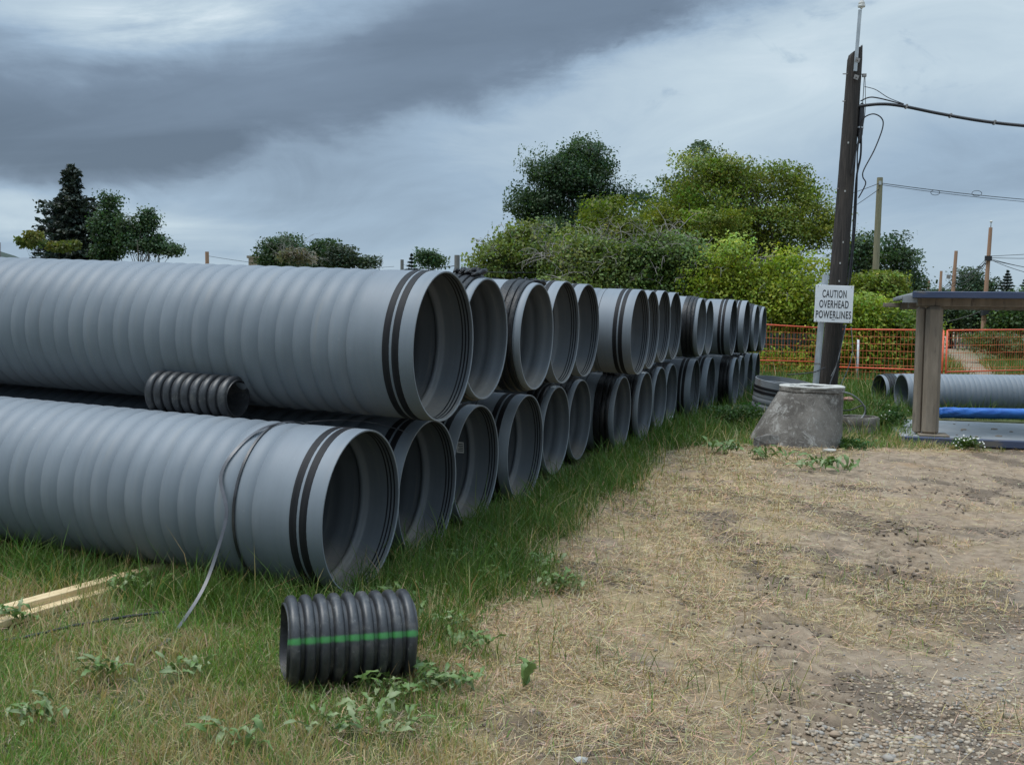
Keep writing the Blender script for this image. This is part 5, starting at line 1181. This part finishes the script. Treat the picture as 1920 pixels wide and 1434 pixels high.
tree('weed_clump', 'green weeds against the foot of the concrete cone', (4.80, 14.2), [(4.79, 14.15, 0.03, 0.16, 0.15, 0.12), (4.62, 14.19, -0.05, 0.12, 0.11, 0.07), (4.99, 14.17, -0.08, 0.1, 0.09, 0.06)], n=3200, leaf=0.04, col=(.06,.115,.03), seed=36, clump=0.06, limbs=16, trunk=0.006, cat='weed', stems=5, group='bushy weeds round the concrete')
tree('weed_clump', 'flowering weed tuft before the trench shield', (6.40, 14.4), [(6.39, 14.39, -0.01, 0.17, 0.15, 0.11), (6.51, 14.4, 0.13, 0.11, 0.1, 0.11), (6.3, 14.43, -0.09, 0.12, 0.11, 0.06)], n=2600, leaf=0.04, col=(.075,.14,.035), seed=37, flowers=60, clump=0.06, limbs=16, trunk=0.006, cat='weed', stems=5, group='bushy weeds round the concrete')
tree('weed_clump', 'green weeds at the mouth of the wrapped collar pipe', (7.22, 19.4), [(7.14, 19.36, 0.14, 0.22, 0.2, 0.16), (7.47, 19.4, 0.04, 0.16, 0.15, 0.14), (6.94, 19.37, 0.09, 0.14, 0.13, 0.12), (7.33, 19.44, -0.12, 0.18, 0.17, 0.12)], n=3600, leaf=0.05, col=(.06,.11,.032), seed=38, clump=0.08, limbs=16, trunk=0.008, cat='weed', stems=6, group='bushy weeds round the concrete')
tree('weed_clump', 'dark weeds between the lower pipes and upright section', (3.42, 15.8), [(3.43, 15.86, 0.26, 0.2, 0.18, 0.1), (3.66, 15.77, 0.32, 0.13, 0.12, 0.13), (3.18, 15.81, 0.1, 0.17, 0.15, 0.08)], n=3200, leaf=0.045, col=(.05,.10,.028), seed=39, clump=0.07, limbs=16, trunk=0.008, cat='weed', stems=6, group='bushy weeds round the concrete')

# ------------------------------------------------------------------ weeds
def leaf_blade(L, W, teeth, arch, seed):
    rr = random.Random(seed); n = 9; V = []; F = []
    for i in range(n):
        t = i / (n - 1); w_ = W * (math.sin(math.pi * min(1, t * .92 + .06)) ** .8) * (.35 + .65 * t ** .5)
        if teeth: w_ *= (1.25 if i % 2 else .62)
        x_ = L * t; z = arch * L * (math.sin(t * 2.4) * .55 - .25 * t * t); tw = rr.uniform(-.01, .01)
        V += [(x_ - (.012 if i % 2 and teeth else 0), -w_, z + w_ * .35 + tw), (x_, 0, z), (x_ - (.012 if i % 2 and teeth else 0), w_, z + w_ * .35 - tw)]
    for i in range(n - 1):
        F += [(i * 3, i * 3 + 1, i * 3 + 4, i * 3 + 3), (i * 3 + 1, i * 3 + 2, i * 3 + 5, i * 3 + 4)]
    return MB().add(V, F, True)
def weed_mat(name, a, b_):
    m, nt, b = new_mat(name); n = noise(nt, objvec(nt), 14, 5, .6)
    c = mixc(nt, n.sm(.3, .7), a, b_); c = mixc(nt, objrand(nt) * .5, c, (.15, .20, .085)); nt.links.new(c, b.inputs['Base Color']); b.inputs['Roughness'].default_value = .5
    tr = nt.nodes.new('ShaderNodeBsdfTranslucent'); nt.links.new(c, tr.inputs[0]); mx = nt.nodes.new('ShaderNodeMixShader'); mx.inputs[0].default_value = .25
    nt.links.new(b.outputs[0], mx.inputs[1]); nt.links.new(tr.outputs[0], mx.inputs[2]); nt.links.new(mx.outputs[0], nt.nodes['Material Output'].inputs[0]); return m
M['weed'] = weed_mat('weed_leaf', (.085, .165, .032), (.14, .225, .055)); M['weedpale'] = weed_mat('wilted_weed_leaf', (.19, .245, .10), (.26, .31, .15))
LEAF = [leaf_blade(.16, .024, True, .6, 1).mesh('leaf', M['weed']), leaf_blade(.20, .026, True, .45, 2).mesh('leaf', M['weed']), leaf_blade(.12, .028, False, .7, 3).mesh('leaf', M['weed']), leaf_blade(.17, .026, True, .3, 4).mesh('leaf', M['weedpale']), leaf_blade(.09, .024, False, .4, 5).mesh('leaf', M['weedpale'])]
def weed(x_, y_, n, spread, label, seed, pale=.3, up=.5, sc=1.0):
    rr = random.Random(seed); e = empty('broadleaf_weed', gnd(x_, y_, .0)); tag(e, label, 'weed', 'broadleaf weeds in the grass')
    for i in range(n):
        me = LEAF[rr.choice((3, 4)) if rr.random() < pale else rr.choice((0, 1, 2))]
        a = rr.uniform(0, 6.28); d = spread * rr.random() ** .6
        o = link('leaf', me, e); o.location = (math.cos(a) * d, math.sin(a) * d * .7, rr.uniform(.02, .085)); o.rotation_euler = (rr.uniform(-.5, .5), -rr.uniform(0, up) , rr.uniform(0, 6.28)); s = sc * rr.uniform(.65, 1.25); o.scale = (s, s, s)
WEEDS = [(-.10, 7.0, 24, .26, 'wilted pale weed patch beside the third lower pipe mouth', .6), (.20, 6.98, 20, .20, 'pale drooping weed at the grass edge before the pipe mouths', .6),
 (.32, 6.42, 16, .17, 'broadleaf weed on the straw edge farthest from the pipes', .35), (-.02, 6.55, 14, .18, 'dark leafy weed between the straw edge and pipe mouths', .2),
 (-.36, 5.55, 12, .15, 'small weed just behind the end of the striped black pipe', .2), (-.20, 5.25, 14, .14, 'toothed weed on the straw beside the striped black pipe', .25),
 (-.46, 4.62, 26, .24, 'sprawling weed under the front of the striped black pipe', .35), (-.28, 4.66, 18, .16, 'leafy weed off the striped black pipe end', .3), (-.62, 4.22, 22, .24, 'wilted weed patch in the straw before the striped pipe', .5),
 (-2.28, 6.02, 18, .20, 'leafy weed growing against the fresh timber board', .25), (-2.62, 5.35, 7, .07, 'small upright weed poking through the two timber boards', .1), (-1.88, 4.62, 8, .08, 'upright dock leaf in the lawn under the strap tail', .2), (-1.52, 4.70, 9, .12, 'pale weed in the dry lawn patch', .6),
 (-1.95, 4.12, 12, .16, 'weed cluster at the bottom edge of the lawn', .3), (-1.1, 4.0, 10, .15, 'flat weed on the lawn close to the camera', .4), (.085, 4.70, 3, .02, 'single upright leaf sprouting from the straw', .0),
 (-.62, 6.0, 12, .2, 'dark weed in the long grass at the lowest pipe mouth', .15), (-.35, 6.9, 14, .2, 'tall weed between the first two lower pipe mouths', .15), (3.75, 11.9, 22, .42, 'flattened leafy weed on the straw before the cone', .25), (2.75, 13.0, 14, .22, 'dark weed at the grass edge left of the cone', .15), (3.2, 12.6, 12, .25, 'low weed between the cone and the dirt', .3)]
for i, (x_, y_, n_, sp_, lb_, pl_) in enumerate(WEEDS): weed(x_, y_, int(n_ * 2.0) if n_ > 3 else n_, sp_, lb_, 100 + i, pl_, .9 if n_ < 10 else .7, (.6 if n_ > 3 else .9) if y_ < 9 else 1.2)
print('objects', len(bpy.data.objects), 'tris', sum(len(m.loops) - 2 * len(m.polygons) for m in bpy.data.meshes))
